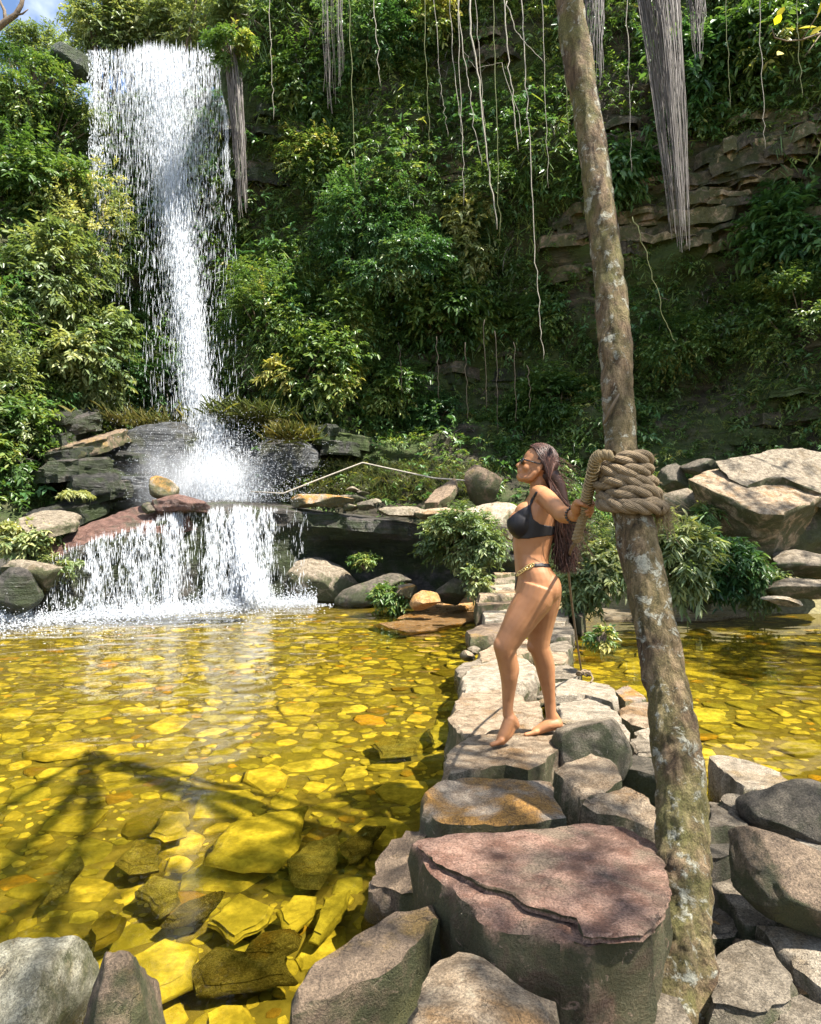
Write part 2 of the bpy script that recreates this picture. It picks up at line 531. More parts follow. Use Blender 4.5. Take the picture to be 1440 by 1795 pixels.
bx = np.linspace(-34, 34, 230); bx = np.sign(bx) * (np.abs(bx) / 34) ** 1.7 * 34
by = np.concatenate([np.linspace(-30, .4, 14)[:-1], np.linspace(.4, 17, 190), np.linspace(17, 24, 6)[1:]])
BXX, BYY = np.meshgrid(bx, by)
bz = bed_height(BXX.ravel(), BYY.ravel())
nbx = len(bx)
ii = np.arange(len(by) - 1)[:, None] * nbx + np.arange(nbx - 1)[None, :]
BF = np.stack([ii, ii + 1, ii + 1 + nbx, ii + nbx], -1).reshape(-1, 4)

def bed_mat():
    m, nt, N, L, out = new_mat('riverbed_silt')
    pos = N.new('ShaderNodeNewGeometry').outputs['Position']
    v = N.new('ShaderNodeTexVoronoi'); v.inputs['Scale'].default_value = 13
    L.new(pos, v.inputs['Vector'])
    f = noise_tex(nt, pos, 25, 6, .7)
    c = mixc(nt, .5, ramp(nt, f, [(.3, (.07, .06, .03)), (.7, (.24, .2, .1))]), mixc(nt, .8, (.2, .165, .085), ramp(nt, v.outputs['Distance'], [(0, 1.3), (.6, .5)]), 'MULTIPLY'))
    big = noise_tex(nt, pos, .8, 4, .6)
    c = mixc(nt, ramp(nt, big, [(.45, 0), (.62, .45)]), c, (.16, .15, .05))
    principled(nt, out, c, .8, bump(nt, v.outputs['Distance'], .8, .03), .3)
    return m
M['bed'] = bed_mat()
bed = put('riverbed', np_mesh('riverbed', np.stack([BXX.ravel(), BYY.ravel(), bz], 1), BF), M['bed'], origin=(0, 8, -.6))
tag(bed, 'stony bed of the pools and the gravel bank', None, None, 'structure')

def water_mat():
    """Clear tea-coloured water: dyed where it lets light through, mirrors by Fresnel; the waves are in the mesh, fine ripples in the relief."""
    m, nt, N, L, out = new_mat('tannin_water')
    rf = N.new('ShaderNodeBsdfRefraction'); rf.inputs['IOR'].default_value = 1.33; rf.inputs['Roughness'].default_value = 0
    rf.inputs['Color'].default_value = (.98, .9, .37, 1)
    fr = N.new('ShaderNodeFresnel'); fr.inputs['IOR'].default_value = 1.33
    gl = N.new('ShaderNodeBsdfGlossy'); gl.inputs['Roughness'].default_value = .02
    mx = N.new('ShaderNodeMixShader')
    L.new(fr.outputs[0], mx.inputs[0]); L.new(rf.outputs[0], mx.inputs[1]); L.new(gl.outputs[0], mx.inputs[2])
    L.new(mx.outputs[0], out.inputs['Surface'])
    return m
M['water'] = water_mat()
wu = np.concatenate([[-30, -6, -1.6, -1], np.linspace(-.78, .78, 330), [1, 1.6, 6, 30]])
wy = np.concatenate([[-26, -8, -2, .3], np.exp(np.linspace(math.log(.9), math.log(17.5), 470)), [19, 21]])
WU, WY = np.meshgrid(wu, wy)
WX = np.clip(WU * np.clip(WY, 1, 40), -30, 30).ravel(); WY = WY.ravel()
def waves(x, y):
    q = np.stack([x, y, x * 0], 1)
    cut = np.clip((18 - y) / 1, 0, 1) * np.clip((y - .5) / .5, 0, 1) * (np.abs(x) < .8 * np.maximum(y, 1))
    # stirred by the cascade on the left, calmer in the right-hand pool and by the near shore
    stir = np.clip(1.25 - np.hypot(x + 4.5, (y - 12)) / 11, .3, 1) * np.where(x > np.interp(y, [p[0] for p in PATHX], [p[1] for p in PATHX]), .45, 1)
    wr = fbm(q * .9, 3, 61) * .5
    a = fbm(np.stack([x * 1.6 + y * .5 + wr, y * 2.6 - x * .5, x * 0], 1), 2, 62) * .022
    b = fbm(np.stack([x * 4.6 + y * 1.4, y * 6.5 - x * 1.6 + wr, x * 0], 1), 2, 63) * .008
    c = vnoise(np.stack([x * 13 + y * 4, y * 16 - x * 5, x * 0], 1), 64) * .0018 * np.clip(1.4 - y / 8, 0, 1)
    return (a * np.clip(.25 + y / 9, 0, 1) + b + c) * stir * cut
WZ = waves(WX, WY)
nwu = len(wu)
ii = np.arange(len(wy) - 1)[:, None] * nwu + np.arange(nwu - 1)[None, :]
pool = put('pool_water', np_mesh('pool_water', np.stack([WX, WY, WZ], 1), np.stack([ii, ii + 1, ii + nwu + 1, ii + nwu], -1).reshape(-1, 4)), M['water'], origin=(0, 5, 0))
pool.cycles.is_caustics_caster = True
tag(pool, 'clear golden pool water over a stony bed', None, None, 'structure')

# ------------------------------------------------------------------ rocks
def resample(pts, step, jit, rg):
    out = []
    n = len(pts)
    for i in range(n):
        a, b = pts[i], pts[(i + 1) % n]
        k = max(1, int(round((b - a).length / step)))
        d = (b - a)
        perp = Vector((-d.y, d.x, 0)).normalized() if d.length > 0 else Vector()
        for j in range(k):
            q = a + d * (j / k)
            if j: q = q + perp * rg.uniform(-jit, jit)
            out.append(q)
    return out

def slab(name, top, down, mat, parent=None, flare=.06, bevel=.018, rough=.017, step=.04, jit=.01, seed=0, dome=0.0, under=None):
    """A stone from the outline of its top face (3D points, in order) and the vector from its top down to its foot."""
    rg = random.Random(seed)
    top = resample([Vector(p) for p in top], step, jit, rg)
    down = Vector(down)
    c = sum(top, Vector()) / len(top)
    T = np.array([list(p) for p in top]); c_ = np.array(list(c)); dn = np.array(list(down))
    u = norm(-dn)
    # plane through the top, for the inner rings
    A = np.c_[T[:, :2] - c_[:2], np.ones(len(T))]
    pl, *_ = np.linalg.lstsq(A, T[:, 2], rcond=None)
    def ring(f, drop=0.0, lift=0.0):
        q = c_ + (T - c_) * f
        return q + u * lift + dn * drop
    size = np.linalg.norm(T - c_, axis=1).mean()
    ib = 1 - min(.25, bevel / max(size, .01))
    rings, zone = [], []
    for f in (.06, .18, .3, .41, .52, .62, .71, .79, .86, min(.92, ib - .03), ib):
        q = ring(f)
        fl = c_ + (T - c_) * f
        zpl = np.c_[q[:, :2] - c_[:2], np.ones(len(q))] @ pl
        if abs(u[2]) > .8: q[:, 2] = fl[:, 2] * f + zpl * (1 - f)
        q = q + u * dome * (1 - f * f)
        rings.append(q); zone.append(0)
    if np.abs(np.concatenate(rings) - c_).max() > 4: print('WIDE STONE', name, seed)
    L_ = np.linalg.norm(dn)
    rings.append(ring(1.0, bevel * .8 / L_)); zone.append(1)
    ns = max(4, int(L_ / .06))
    for k in range(1, ns + 1):
        d = bevel * .8 / L_ + (1 - bevel * .8 / L_) * k / ns
        fl = 1 + flare * math.sin(min(1, d * 1.4) * math.pi / 2) + .03 * math.sin(d * 4 + seed)
        if under: fl *= 1 - under * d
        rings.append(ring(fl, d)); zone.append(1)
    k = len(top)
    V = np.concatenate(rings)
    zn = np.repeat(zone, k)
    Fc = []
    for i in range(len(rings) - 1):
        for j in range(k):
            a, b = i * k + j, i * k + (j + 1) % k
            Fc.append([a, a + k, b + k, b])
    Fc.append(list(range(k)))
    # relief
    off = seed * 3.71
    d1 = fbm(V * 3.1 + off, 4, 1)[:, None]
    d2 = fbm(V * 11 + off, 4, 2)[:, None]
    blk = np.floor(fbm(V * np.array([5, 5, 13]) + off, 2, 4) * 3)[:, None] / 3
    out_ = norm(V - (c_ + dn * .5)) * (zn[:, None] == 1)
    V = V + out_ * (d1 * rough * 2.2 + d2 * rough * 1.2 + blk * rough * .9)
    flake = np.floor(fbm(V * 2.6 + off * 1.7, 3, 6) * 5)[:, None] / 5
    V = V + u * ((d1 * .6 + d2 * .5 + np.minimum(flake, 0) * 1.3) * rough * (zn[:, None] == 0))
    me = np_mesh(name, V, Fc)
    bm = bmesh.new(); bm.from_mesh(me)
    bmesh.ops.recalc_face_normals(bm, faces=bm.faces)
    bm.to_mesh(me); bm.free()
    me.polygons.foreach_set('use_smooth', np.ones(len(me.polygons), bool))
    me.set_sharp_from_angle(angle=R(38))
    return put(name, me, mat, parent)

def stone_px(name, outline, z, thick, mat, label, seed=0, cat='stone', group=None, parent=None, tilt=None, Y0=None, **kw):
    """A stone whose top outline is given in photograph pixels on the level z (or z + tilt . (x, y))."""
    pts = []
    cen = [sum(p[k] for p in outline) / len(outline) for k in (0, 1)]
    c0 = G(*cen, z) if Y0 is None else Yp(*cen, Y0)
    for (px, py) in outline:
        if tilt is None: q = G(px, py, z)
        else:
            r = ray(px, py); o = Vector((0, 0, CAM_H))
            n = Vector((-tilt[0], -tilt[1], 1)).normalized()
            q = o + r * ((c0 - o).dot(n) / r.dot(n))
        pts.append(q)
    o = slab(name, pts, (0, 0, -thick), mat, parent, seed=seed, **kw)
    if parent is None: tag(o, label, cat, group)
    return o

def boulder_mesh(name, size, seed=0, cuts=11, rough=.05, sub=4, flat=.0, strata=0.0):
    """A weathered lump: a sphere cut by planes, then roughened."""
    bm = bmesh.new()
    bmesh.ops.create_icosphere(bm, subdivisions=sub, radius=1)
    rg = np.random.default_rng(seed + 100)
    V = np.array([v.co[:] for v in bm.verts])
    for _ in range(cuts):
        n = norm(rg.normal(size=3)); h = rg.uniform(.5, .84)
        d = V @ n
        V = V - np.maximum(d - h, 0)[:, None] * n * .93
    if flat: V[:, 2] = np.minimum(V[:, 2], 1 - flat)
    V = V * (1 + fbm(V * 1.4 + seed * 5.1, 3, 1)[:, None] * .1)
    sz = np.array(size)
    V = V * sz
    s = sz.mean()
    N_ = norm(V / sz ** 2)
    V = V + N_ * (fbm(V * (2.2 / s) + seed * 3.3, 4, 7) * rough * s * 1.3 + fbm(V * (7 / s) + seed, 4, 8) * rough * s * .5)[:, None]
    if strata:
        V = V + N_ * np.array([1, 1, .2]) * (np.round(fbm(V * np.array([.8, .8, 6.5]) / s + seed, 3, 9) * 4) / 4 * strata * s)[:, None]
    for v, q in zip(bm.verts, V): v.co = q
    me = bpy.data.meshes.new(name); bm.to_mesh(me); bm.free()
    me.polygons.foreach_set('use_smooth', np.ones(len(me.polygons), bool))
    me.set_sharp_from_angle(angle=R(42))
    return me

def boulder(name, c, size, mat, label=None, seed=0, rot=(0, 0, 0), cat='boulder', group=None, parent=None, **kw):
    me = boulder_mesh(name, size, seed, **kw)
    me.transform(Matrix.Translation(Vector(c)) @ Matrix.Rotation(rot[2], 4, 'Z') @ Matrix.Rotation(rot[1], 4, 'Y') @ Matrix.Rotation(rot[0], 4, 'X'))
    o = put(name, me, mat, parent)
    if parent is None: tag(o, label, cat, group)
    return o

# ------------------------------------------------------------------ stones laid along the near shore and across the shallows
# the big pink slab beside the tree: body, and the upper bed that stops at a broken edge
pink = stone_px('slab_rock', [(725, 1477), (800, 1463), (892, 1460), (1029, 1444), (1092, 1450), (1156, 1482), (1175, 1560), (1160, 1605), (1130, 1640), (1050, 1650), (1008, 1648), (930, 1642), (867, 1630), (817, 1586), (779, 1548)],
                .385, .37, M['rock_pink'], 'large flat pinkish slab at the foot of the leaning tree', 1, 'rock slab', flare=.02, bevel=.012, rough=.02, step=.035)
stone_px('upper_layer', [(727, 1473), (800, 1460), (892, 1457), (1029, 1441), (1092, 1447), (1158, 1480), (1177, 1557), (1160, 1602), (1128, 1636), (1068, 1640), (1024, 1638), (1016, 1610), (960, 1594), (925, 1583), (900, 1566), (842, 1549), (800, 1528), (760, 1512)],
         .41, .024, M['rock_pink'], None, 2, parent=pink, flare=.0, bevel=.008, rough=.006, step=.022, jit=.005)
S = [
 # name, outline, z, thickness, material, label, extra
 ('stone', [(730, 1386), (756, 1364), (817, 1358), (900, 1362), (944, 1367), (977, 1398), (988, 1426), (925, 1436), (833, 1440), (775, 1432), (742, 1408)], .37, .55, 'rock_orange', 'squarish stone with ochre stain on top, just behind the pink slab', dict(bevel=.03, rough=.02, tilt=(.02, .12))),
 ('stone', [(780, 1318), (817, 1290), (862, 1276), (930, 1266), (992, 1268), (1003, 1288), (978, 1316), (966, 1324), (925, 1347), (887, 1336), (783, 1358)], .34, .5, 'rock_tan', 'flat tan stone that the woman stands on', dict(bevel=.015)),
 ('stone', [(971, 1342), (1037, 1314), (1075, 1332), (1089, 1363), (1052, 1391), (1017, 1395)], .36, .45, 'rock_tan', 'angular tan stone with a steep mossy face, right of the ochre stained stone', dict(bevel=.02, rough=.022, tilt=(.1, .1))),
 ('stone', [(1017, 1396), (1062, 1383), (1096, 1372), (1137, 1392), (1160, 1436), (1140, 1446), (1100, 1436), (1050, 1424)], .32, .45, 'rock_tan', 'tan stone with mossy broken front between the ochre stained stone and the tree', dict(bevel=.025, rough=.03, tilt=(-.12, .25))),
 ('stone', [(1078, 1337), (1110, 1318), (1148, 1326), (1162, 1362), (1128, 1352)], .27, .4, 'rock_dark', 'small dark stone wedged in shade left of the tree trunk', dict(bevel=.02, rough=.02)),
 ('stone', [(642, 1548), (670, 1498), (712, 1452), (752, 1452), (730, 1480), (722, 1532), (738, 1575), (690, 1560)], .2, .45, 'rock_brown', 'brown sloping stone leaning on the left end of the pink slab', dict(bevel=.03, rough=.03, tilt=(.35, .2))),
 ('stone', [(505, 1742), (540, 1692), (640, 1625), (700, 1590), (756, 1582), (772, 1602), (742, 1650), (690, 1702), (637, 1724), (508, 1768)], .27, .5, 'rock_brown', 'long brown block pointing at the pink slab, at the water edge', dict(bevel=.02, rough=.02, tilt=(.05, .1))),
 ('stone', [(716, 1760), (738, 1704), (762, 1676), (800, 1663), (850, 1674), (895, 1708), (960, 1750), (1000, 1830), (960, 1900), (700, 1900)], .3, .5, 'rock_tan', 'speckled tan stone below the front of the pink slab', dict(bevel=.05, rough=.025, dome=.03)),
 ('stone', [(1000, 1735), (1110, 1712), (1200, 1740), (1240, 1800), (1180, 1860), (1020, 1840)], .16, .4, 'rock_grey', 'low grey stone in front of the tree root', dict(bevel=.03, rough=.025)),
 # right bank
 ('stone', [(1243, 1322), (1278, 1318), (1320, 1334), (1367, 1353), (1409, 1378), (1460, 1410), (1440, 1420), (1358, 1391), (1304, 1378), (1275, 1356), (1257, 1337)], .2, .35, 'rock_pale', 'long flat pale slab at the edge of the right pool behind the trunk', dict(bevel=.012, rough=.015, tilt=(-.02, .04))),
 ('stone', [(1257, 1396), (1270, 1387), (1330, 1389), (1346, 1402), (1346, 1418), (1300, 1424), (1278, 1414)], .25, .3, 'rock_grey', 'streaked squarish stone right of the trunk below the long pale slab', dict(bevel=.04, rough=.02, tilt=(0, .3))),
 ('stone', [(1242, 1400), (1262, 1403), (1318, 1445), (1311, 1452), (1274, 1449), (1240, 1452)], .22, .3, 'rock_grey', 'wedge-shaped grey stone touching the trunk on its right', dict(bevel=.015, rough=.015)),
 ('stone', [(1367, 1447), (1386, 1440), (1440, 1452), (1490, 1500), (1450, 1513), (1405, 1480)], .2, .3, 'rock_pale', 'pale flat stone behind the big dark brown boulder', dict(bevel=.03, rough=.012)),
 ('stone', [(1238, 1474), (1292, 1472), (1295, 1490), (1262, 1500), (1236, 1500)], .26, .35, 'rock_dark', 'dark mossy block against the right side of the trunk', dict(bevel=.02, rough=.02)),
 ('stone', [(1248, 1544), (1283, 1538), (1313, 1541), (1346, 1564), (1386, 1611), (1332, 1618), (1306, 1622), (1283, 1587)], .16, .25, 'rock_grey', 'grey slab with sharp left edge below the big dark brown boulder', dict(bevel=.012, rough=.012, tilt=(-.05, .06))),
 ('stone', [(1246, 1582), (1275, 1595), (1294, 1620), (1287, 1634), (1248, 1638)], .12, .2, 'rock_grey', 'small dull grey stone between the trunk and the sharp edged slab', dict(bevel=.02)),
 ('stone', [(1330, 1618), (1440, 1620), (1520, 1690), (1500, 1760), (1412, 1702), (1358, 1652)], .16, .3, 'rock_pale', 'cream speckled slab in the bottom right, beside a smooth grey stone', dict(bevel=.02, rough=.012)),
 ('stone', [(1250, 1668), (1290, 1646), (1330, 1642), (1360, 1658), (1398, 1708), (1400, 1760), (1330, 1790), (1240, 1770)], .15, .3, 'rock_grey', 'smooth grey stone right of the tree root with moss at its edge', dict(bevel=.05, rough=.012, dome=.02)),
 ('stone', [(1400, 1735), (1480, 1770), (1540, 1840), (1420, 1880), (1330, 1830), (1340, 1790)], .13, .3, 'rock_grey', 'grey stone at the lower right corner', dict(bevel=.04, rough=.015)),
 # stepping stones, nearest first
 ('stepping_stone', [(787, 1258), (804, 1243), (905, 1230), (948, 1226), (954, 1250), (946, 1272), (900, 1284), (812, 1290)], .27, .4, 'rock_tan', 'broad tan stepping stone right behind the woman’s feet', {}),
 ('stepping_stone', [(978, 1232), (1030, 1222), (1071, 1236), (1101, 1278), (1100, 1292), (1084, 1302), (1054, 1290), (985, 1262)], .28, .4, 'rock_pale', 'large pale stepping stone behind the rounded grey boulder', dict(bevel=.02)),
 ('stepping_stone', [(794, 1228), (814, 1213), (877, 1202), (919, 1216), (921, 1228), (906, 1234), (796, 1246)], .2, .3, 'rock_tan', 'tan stepping stone left of the woman’s shins', {}),
 ('stepping_stone', [(971, 1196), (1002, 1187), (1068, 1198), (1081, 1219), (1076, 1232), (1026, 1216), (976, 1217)], .22, .35, 'rock_pale', 'wide stepping stone right of the woman’s shins, at the foot of the thin cord', {}),
 ('stepping_stone', [(807, 1188), (828, 1167), (873, 1154), (915, 1147), (944, 1172), (940, 1190), (912, 1198), (877, 1202), (813, 1212)], .22, .35, 'rock_pale', 'pale rounded stepping stone at the height of the woman’s knees', dict(bevel=.03, dome=.02)),
 ('stepping_stone', [(799, 1172), (814, 1160), (856, 1150), (872, 1154), (828, 1175), (808, 1187)], .12, .25, 'rock_grey', 'grey edge stone at the left of the knee-high stepping stone', {}),
 ('stepping_stone', [(962, 1166), (988, 1160), (1019, 1177), (1014, 1188), (968, 1187)], .17, .3, 'rock_grey', 'small grey stepping stone beside the knot of the thin cord', {}),
 ('stepping_stone', [(955, 1140), (988, 1136), (997, 1150), (990, 1160), (955, 1162)], .2, .3, 'rock_tan', 'tan stepping stone right of the woman’s far calf', {}),
 ('stepping_stone', [(962, 1128), (995, 1121), (1006, 1134), (996, 1140), (962, 1138)], .22, .3, 'rock_grey', 'grey stepping stone with dark front, right of the woman’s far knee', {}),
 ('stepping_stone', [(838, 1142), (880, 1122), (925, 1120), (940, 1140), (915, 1148), (845, 1158)], .14, .25, 'rock_tan', 'tan stepping stone seen between the woman’s knees', {}),
 ('stepping_stone', [(819, 1104), (849, 1093), (882, 1090), (878, 1110), (826, 1115)], .2, .3, 'rock_brown', 'brown stepping stone in front of the near knee', {}),
 ('stepping_stone', [(965, 1096), (998, 1088), (1008, 1106), (1000, 1114), (965, 1115)], .2, .3, 'rock_grey', 'grey stepping stone crossed by the thin cord', {}),
 ('stepping_stone', [(846, 1074), (863, 1062), (892, 1064), (884, 1083), (850, 1087)], .26, .35, 'rock_pale', 'cream stepping stone left of the woman’s thigh', dict(bevel=.03)),
 ('stepping_stone', [(960, 1070), (992, 1066), (998, 1082), (990, 1090), (960, 1090)], .26, .35, 'rock_pale', 'cream stepping stone right of the woman’s thigh', {}),
 ('stepping_stone', [(834, 1047), (870, 1042), (902, 1040), (902, 1056), (838, 1061)], .36, .5, 'rock_brown', 'brown block with upright front in the row of stepping stones', dict(bevel=.015)),
 ('stepping_stone', [(839, 1035), (863, 1029), (910, 1026), (912, 1040), (842, 1045)], .46, .45, 'rock_tan', 'tan block one step above the brown upright block', dict(bevel=.015)),
 ('stepping_stone', [(853, 1025), (873, 1018), (915, 1015), (915, 1028), (858, 1031)], .5, .5, 'rock_pale', 'pale flat block third from the far end of the stepping stones', dict(bevel=.02)),
 ('stepping_stone', [(862, 1009), (880, 1003), (920, 1001), (920, 1014), (868, 1018)], .58, .5, 'rock_grey', 'grey flat block second from the far end of the stepping stones', dict(bevel=.02)),
 ('stepping_stone', [(860, 1000), (876, 993), (915, 992), (918, 1002), (868, 1007)], .66, .6, 'rock_tan', 'farthest block of the stepping stones, beside a bright green sprig', dict(bevel=.02)),
 ('stone', [(995, 1053), (1010, 1058), (1026, 1074), (1019, 1082), (990, 1064)], .3, .3, 'rock_brown', 'pointed brown stone under the bush behind the woman', {}),
 ('stone', [(1076, 1208), (1101, 1198), (1133, 1222), (1127, 1229), (1096, 1230)], .16, .3, 'rock_orange', 'reddish stone left of the trunk at the right pool', {}),
 ('stone', [(1084, 1242), (1109, 1229), (1139, 1228), (1150, 1262), (1142, 1272), (1107, 1264), (1096, 1256)], .2, .3, 'rock_tan', 'tan stone touching the trunk on its left, red underneath', dict(bevel=.03)),
 ('stone', [(1113, 1281), (1137, 1273), (1152, 1278), (1156, 1300), (1130, 1298)], .22, .3, 'rock_pale', 'small pale stone against the trunk above a grey one', dict(bevel=.02)),
 ('stone', [(1102, 1298), (1121, 1286), (1148, 1306), (1150, 1322), (1118, 1322)], .26, .35, 'rock_grey', 'grey stone right of the rounded boulder, near the trunk', dict(bevel=.025)),
 # flat ochre stones at the far side of the pool
 ('stone', [(693, 1084), (735, 1063), (794, 1046), (825, 1046), (840, 1055), (797, 1070), (759, 1081), (721, 1088)], .06, .25, 'rock_rust', 'big flat ochre slab sloping into the pool left of the stepping stones', dict(tilt=(.02, .045), rough=.03, bevel=.06)),
 ('stone', [(663, 1092), (720, 1086), (780, 1076), (835, 1070), (840, 1084), (759, 1102), (715, 1106)], .01, .25, 'rock_rust', 'barely dry yellow slab in front of the big ochre slab', dict(rough=.015, bevel=.03)),
 ('sandbank', [(1180, 1069), (1240, 1064), (1285, 1064), (1316, 1074), (1250, 1083), (1182, 1084)], .05, .2, 'rock_pale', 'low pale sandbank at the far shore of the right pool', dict(rough=.015, bevel=.05)),
 ('stone', [(1050, 1066), (1110, 1062), (1170, 1066), (1160, 1080), (1060, 1082)], .05, .2, 'rock_pale', 'low pale shore stone left of the trunk below the bush', dict(rough=.015, bevel=.05)),
]
for k, (nm, ol, z, th, mt, lab, kw) in enumerate(S):
    kw = dict(kw)
    far = ol[0][1] < 1150
    stone_px(nm, ol, z, th, M[mt], lab.replace('\u2019', "'"), seed=10 + k, cat='stepping stone' if nm == 'stepping_stone' else ('sandbank' if nm == 'sandbank' else 'stone'),
             group='stepping stones across the shallows' if nm == 'stepping_stone' else None, step=.07 if far else .04, **kw)

def bpx(name, px, py, Y, size, mat, label, seed, **kw):
    return boulder(name, Yp(px, py, Y), size, M[mat], label, seed, **kw)

bpx('boulder', 1035, 1318, 3.62, (.2, .22, .24), 'rock_grey', 'rounded grey-brown boulder beside the woman’s heel'.replace('\u2019', "'"), 1, cuts=2, rough=.02, sub=5)
bpx('boulder', 1412, 1432, 2.95, (.27, .2, .16), 'rock_dark', 'dark grey boulder at the right edge under the long pale slab', 2, cuts=9, rough=.03, rot=(0, .15, -.3), sub=5)
bpx('boulder', 1400, 1550, 2.25, (.29, .15, .125), 'rock_brown', 'big smooth dark brown boulder on the right bank', 3, cuts=6, rough=.04, rot=(.1, .32, -.5), sub=5)
bpx('boulder', 62, 1800, 2.02, (.21, .22, .34), 'rock_olive', 'grey green boulder rising from the water in the bottom left corner', 4, cuts=8, rough=.05, sub=5)
bpx('boulder', 205, 1850, 1.85, (.13, .16, .31), 'rock_brown', 'wet brown stone beside the bottom left boulder', 5, cuts=10, rough=.05, sub=5)
bpx('boulder', 752, 1052, 11.6, (.33, .25, .2), 'rock_rust', 'rust coloured rounded rock behind the big ochre slab', 6, cuts=9, rot=(0, -.3, 0))
bpx('boulder', 712, 1036, 12.4, (.28, .25, .16), 'rock_orange', 'small reddish rock behind the water plant', 7, cuts=9)
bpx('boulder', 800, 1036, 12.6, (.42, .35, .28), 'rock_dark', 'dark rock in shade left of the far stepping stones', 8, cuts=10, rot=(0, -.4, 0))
bpx('boulder', 1418, 990, 11.44, (0.73, 0.53, 0.27), 'rock_grey', 'upper of two grey rocks at the right shore', 12, cuts=10)
bpx('boulder', 1410, 1030, 10.91, (0.67, 0.47, 0.21), 'rock_grey', 'lower of two grey rocks at the right shore', 13, cuts=10)
bpx('boulder', 1368, 1052, 10.51, (0.43, 0.16, 0.08), 'rock_pale', 'thin pale stone lying by the water at the right shore', 14, cuts=9, rot=(0, .18, 0))
bpx('boulder', 1225, 1050, 11.44, (0.29, 0.27, 0.24), 'rock_dark', 'dark green block at the waterline under the broad leaved bush', 15, cuts=11)
# the great tilted boulder  over the right shore: two thick beds on a dark foot
def tilted(pts, n_drop):
    return [Yp(px, py, Y) for px, py, Y in pts], n_drop
big = empty('tilted_boulder', Yp(1340, 960, 12.37))
big.location.z = 0
tag(big, 'huge tilted two-bedded boulder above the right shore', 'boulder')
lo, dn = tilted([(1209, 838, 11.84), (1230, 826, 12.24), (1263, 819, 12.44), (1320, 812, 12.77), (1400, 812, 12.77), (1475, 830, 12.50), (1450, 862, 11.64), (1419, 882, 11.24), (1376, 900, 10.91), (1334, 898, 10.97), (1300, 885, 11.17), (1250, 858, 11.50)], (.13, .6, -.82))
slab('lower_bed', lo, dn, M['rock_tan'], big, flare=-.12, bevel=.04, rough=.028, step=.16, jit=.02, seed=71)
up, dn = tilted([(1256, 806, 12.24), (1312, 797, 12.64), (1355, 786, 12.97), (1405, 784, 13.10), (1445, 793, 13.03), (1510, 830, 12.50), (1500, 868, 11.70), (1440, 862, 11.46), (1407, 850, 11.60), (1372, 836, 11.84), (1343, 838, 11.81), (1310, 851, 11.64), (1277, 836, 11.86)], (.07, .13, -.27))
slab('upper_bed', up, dn, M['rock_grey'], big, flare=-.02, bevel=.035, rough=.03, step=.13, jit=.025, seed=72)
boulder('foot', Yp(1400, 930, 12.77), (1.0, .8, .8), M['rock_dark'], seed=73, parent=big, cuts=11)
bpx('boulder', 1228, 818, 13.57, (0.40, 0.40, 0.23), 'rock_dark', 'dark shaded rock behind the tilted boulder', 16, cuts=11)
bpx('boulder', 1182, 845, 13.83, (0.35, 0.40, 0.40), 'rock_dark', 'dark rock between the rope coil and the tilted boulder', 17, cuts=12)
bpx('boulder', 1195, 890, 12.77, (0.60, 0.53, 0.37), 'rock_grey', 'broad shaded block in front of the tilted boulder', 18, cuts=12, rot=(0, .3, 0))

# ------------------------------------------------------------------ the ledge the lower cascade falls from
LEDGE = [(-8.6, 11.1, .45), (-7.2, 10.9, .62), (-6.45, 11.25, .72), (-5.95, 11.75, 1.22), (-5.5, 12.1, 1.42), (-5.0, 12.45, 1.62), (-4.45, 13.0, 1.9), (-3.6, 13.7, 2.0), (-2.5, 14.6, 1.98), (-1.5, 14.75, 1.9), (-.3, 14.5, 1.75), (.5, 14.3, 1.62), (1.6, 14.0, 1.4), (2.4, 14.4, 1.2)]
def build_ledge():
    fx = np.linspace(-8.6, 2.4, 190)
    lx = [p[0] for p in LEDGE]
    fy = np.interp(fx, lx, [p[1] for p in LEDGE]); fz = np.interp(fx, lx, [p[2] for p in LEDGE])
    prof = []
    und = np.interp(fx, [-8.6, -5, -2.6, -1.8, .6, 2.4], [.05, .1, .25, .95, .9, .3])
    # profile down the front: lip, undercut, foot; and back over the top
    for f, dz in ((4.5, .5), (2.5, .35), (1.2, .2), (.55, .1), (.2, .04), (.05, 0.0)):
        prof.append((fy + f, fz + dz * np.interp(fx, [-7, -4, -2], [1.6, 1.1, .35])))
    prof.append((fy, fz - .05))
    for t in np.linspace(.06, 1, 24):
        uu = und * np.clip((t - .1) / .18, 0, 1) * (1 - .75 * np.clip((t - .45) / .5, 0, 1))
        prof.append((fy + uu, fz * (1 - t) - .6 * t - .05))
    V = np.concatenate([np.stack([fx, a, b], 1) for a, b in prof])
    st = np.round(fbm(V * np.array([.9, .9, 4.5]), 3, 31) * 4) / 4
    V[:, 1] += st * .2 + fbm(V * 2.4, 4, 33) * .14
    V[:, 2] += fbm(V * 1.6, 3, 35) * .08
    n = len(fx)
    ii = np.arange(len(prof) - 1)[:, None] * n + np.arange(n - 1)[None, :]
    me = np_mesh('ledge', V, np.stack([ii, ii + n, ii + n + 1, ii + 1], -1).reshape(-1, 4))
    me.set_sharp_from_angle(angle=R(45))
    return me, V
lme, LV = build_ledge()
ledge = put('rock_ledge', lme, M['ledge'])
tag(ledge, 'dark wet rock ledge undercut on the right that the lower cascade pours over', 'rock ledge')
LB = BVHTree.FromPolygons([Vector(v) for v in LV.tolist()], [list(p.vertices) for p in lme.polygons])

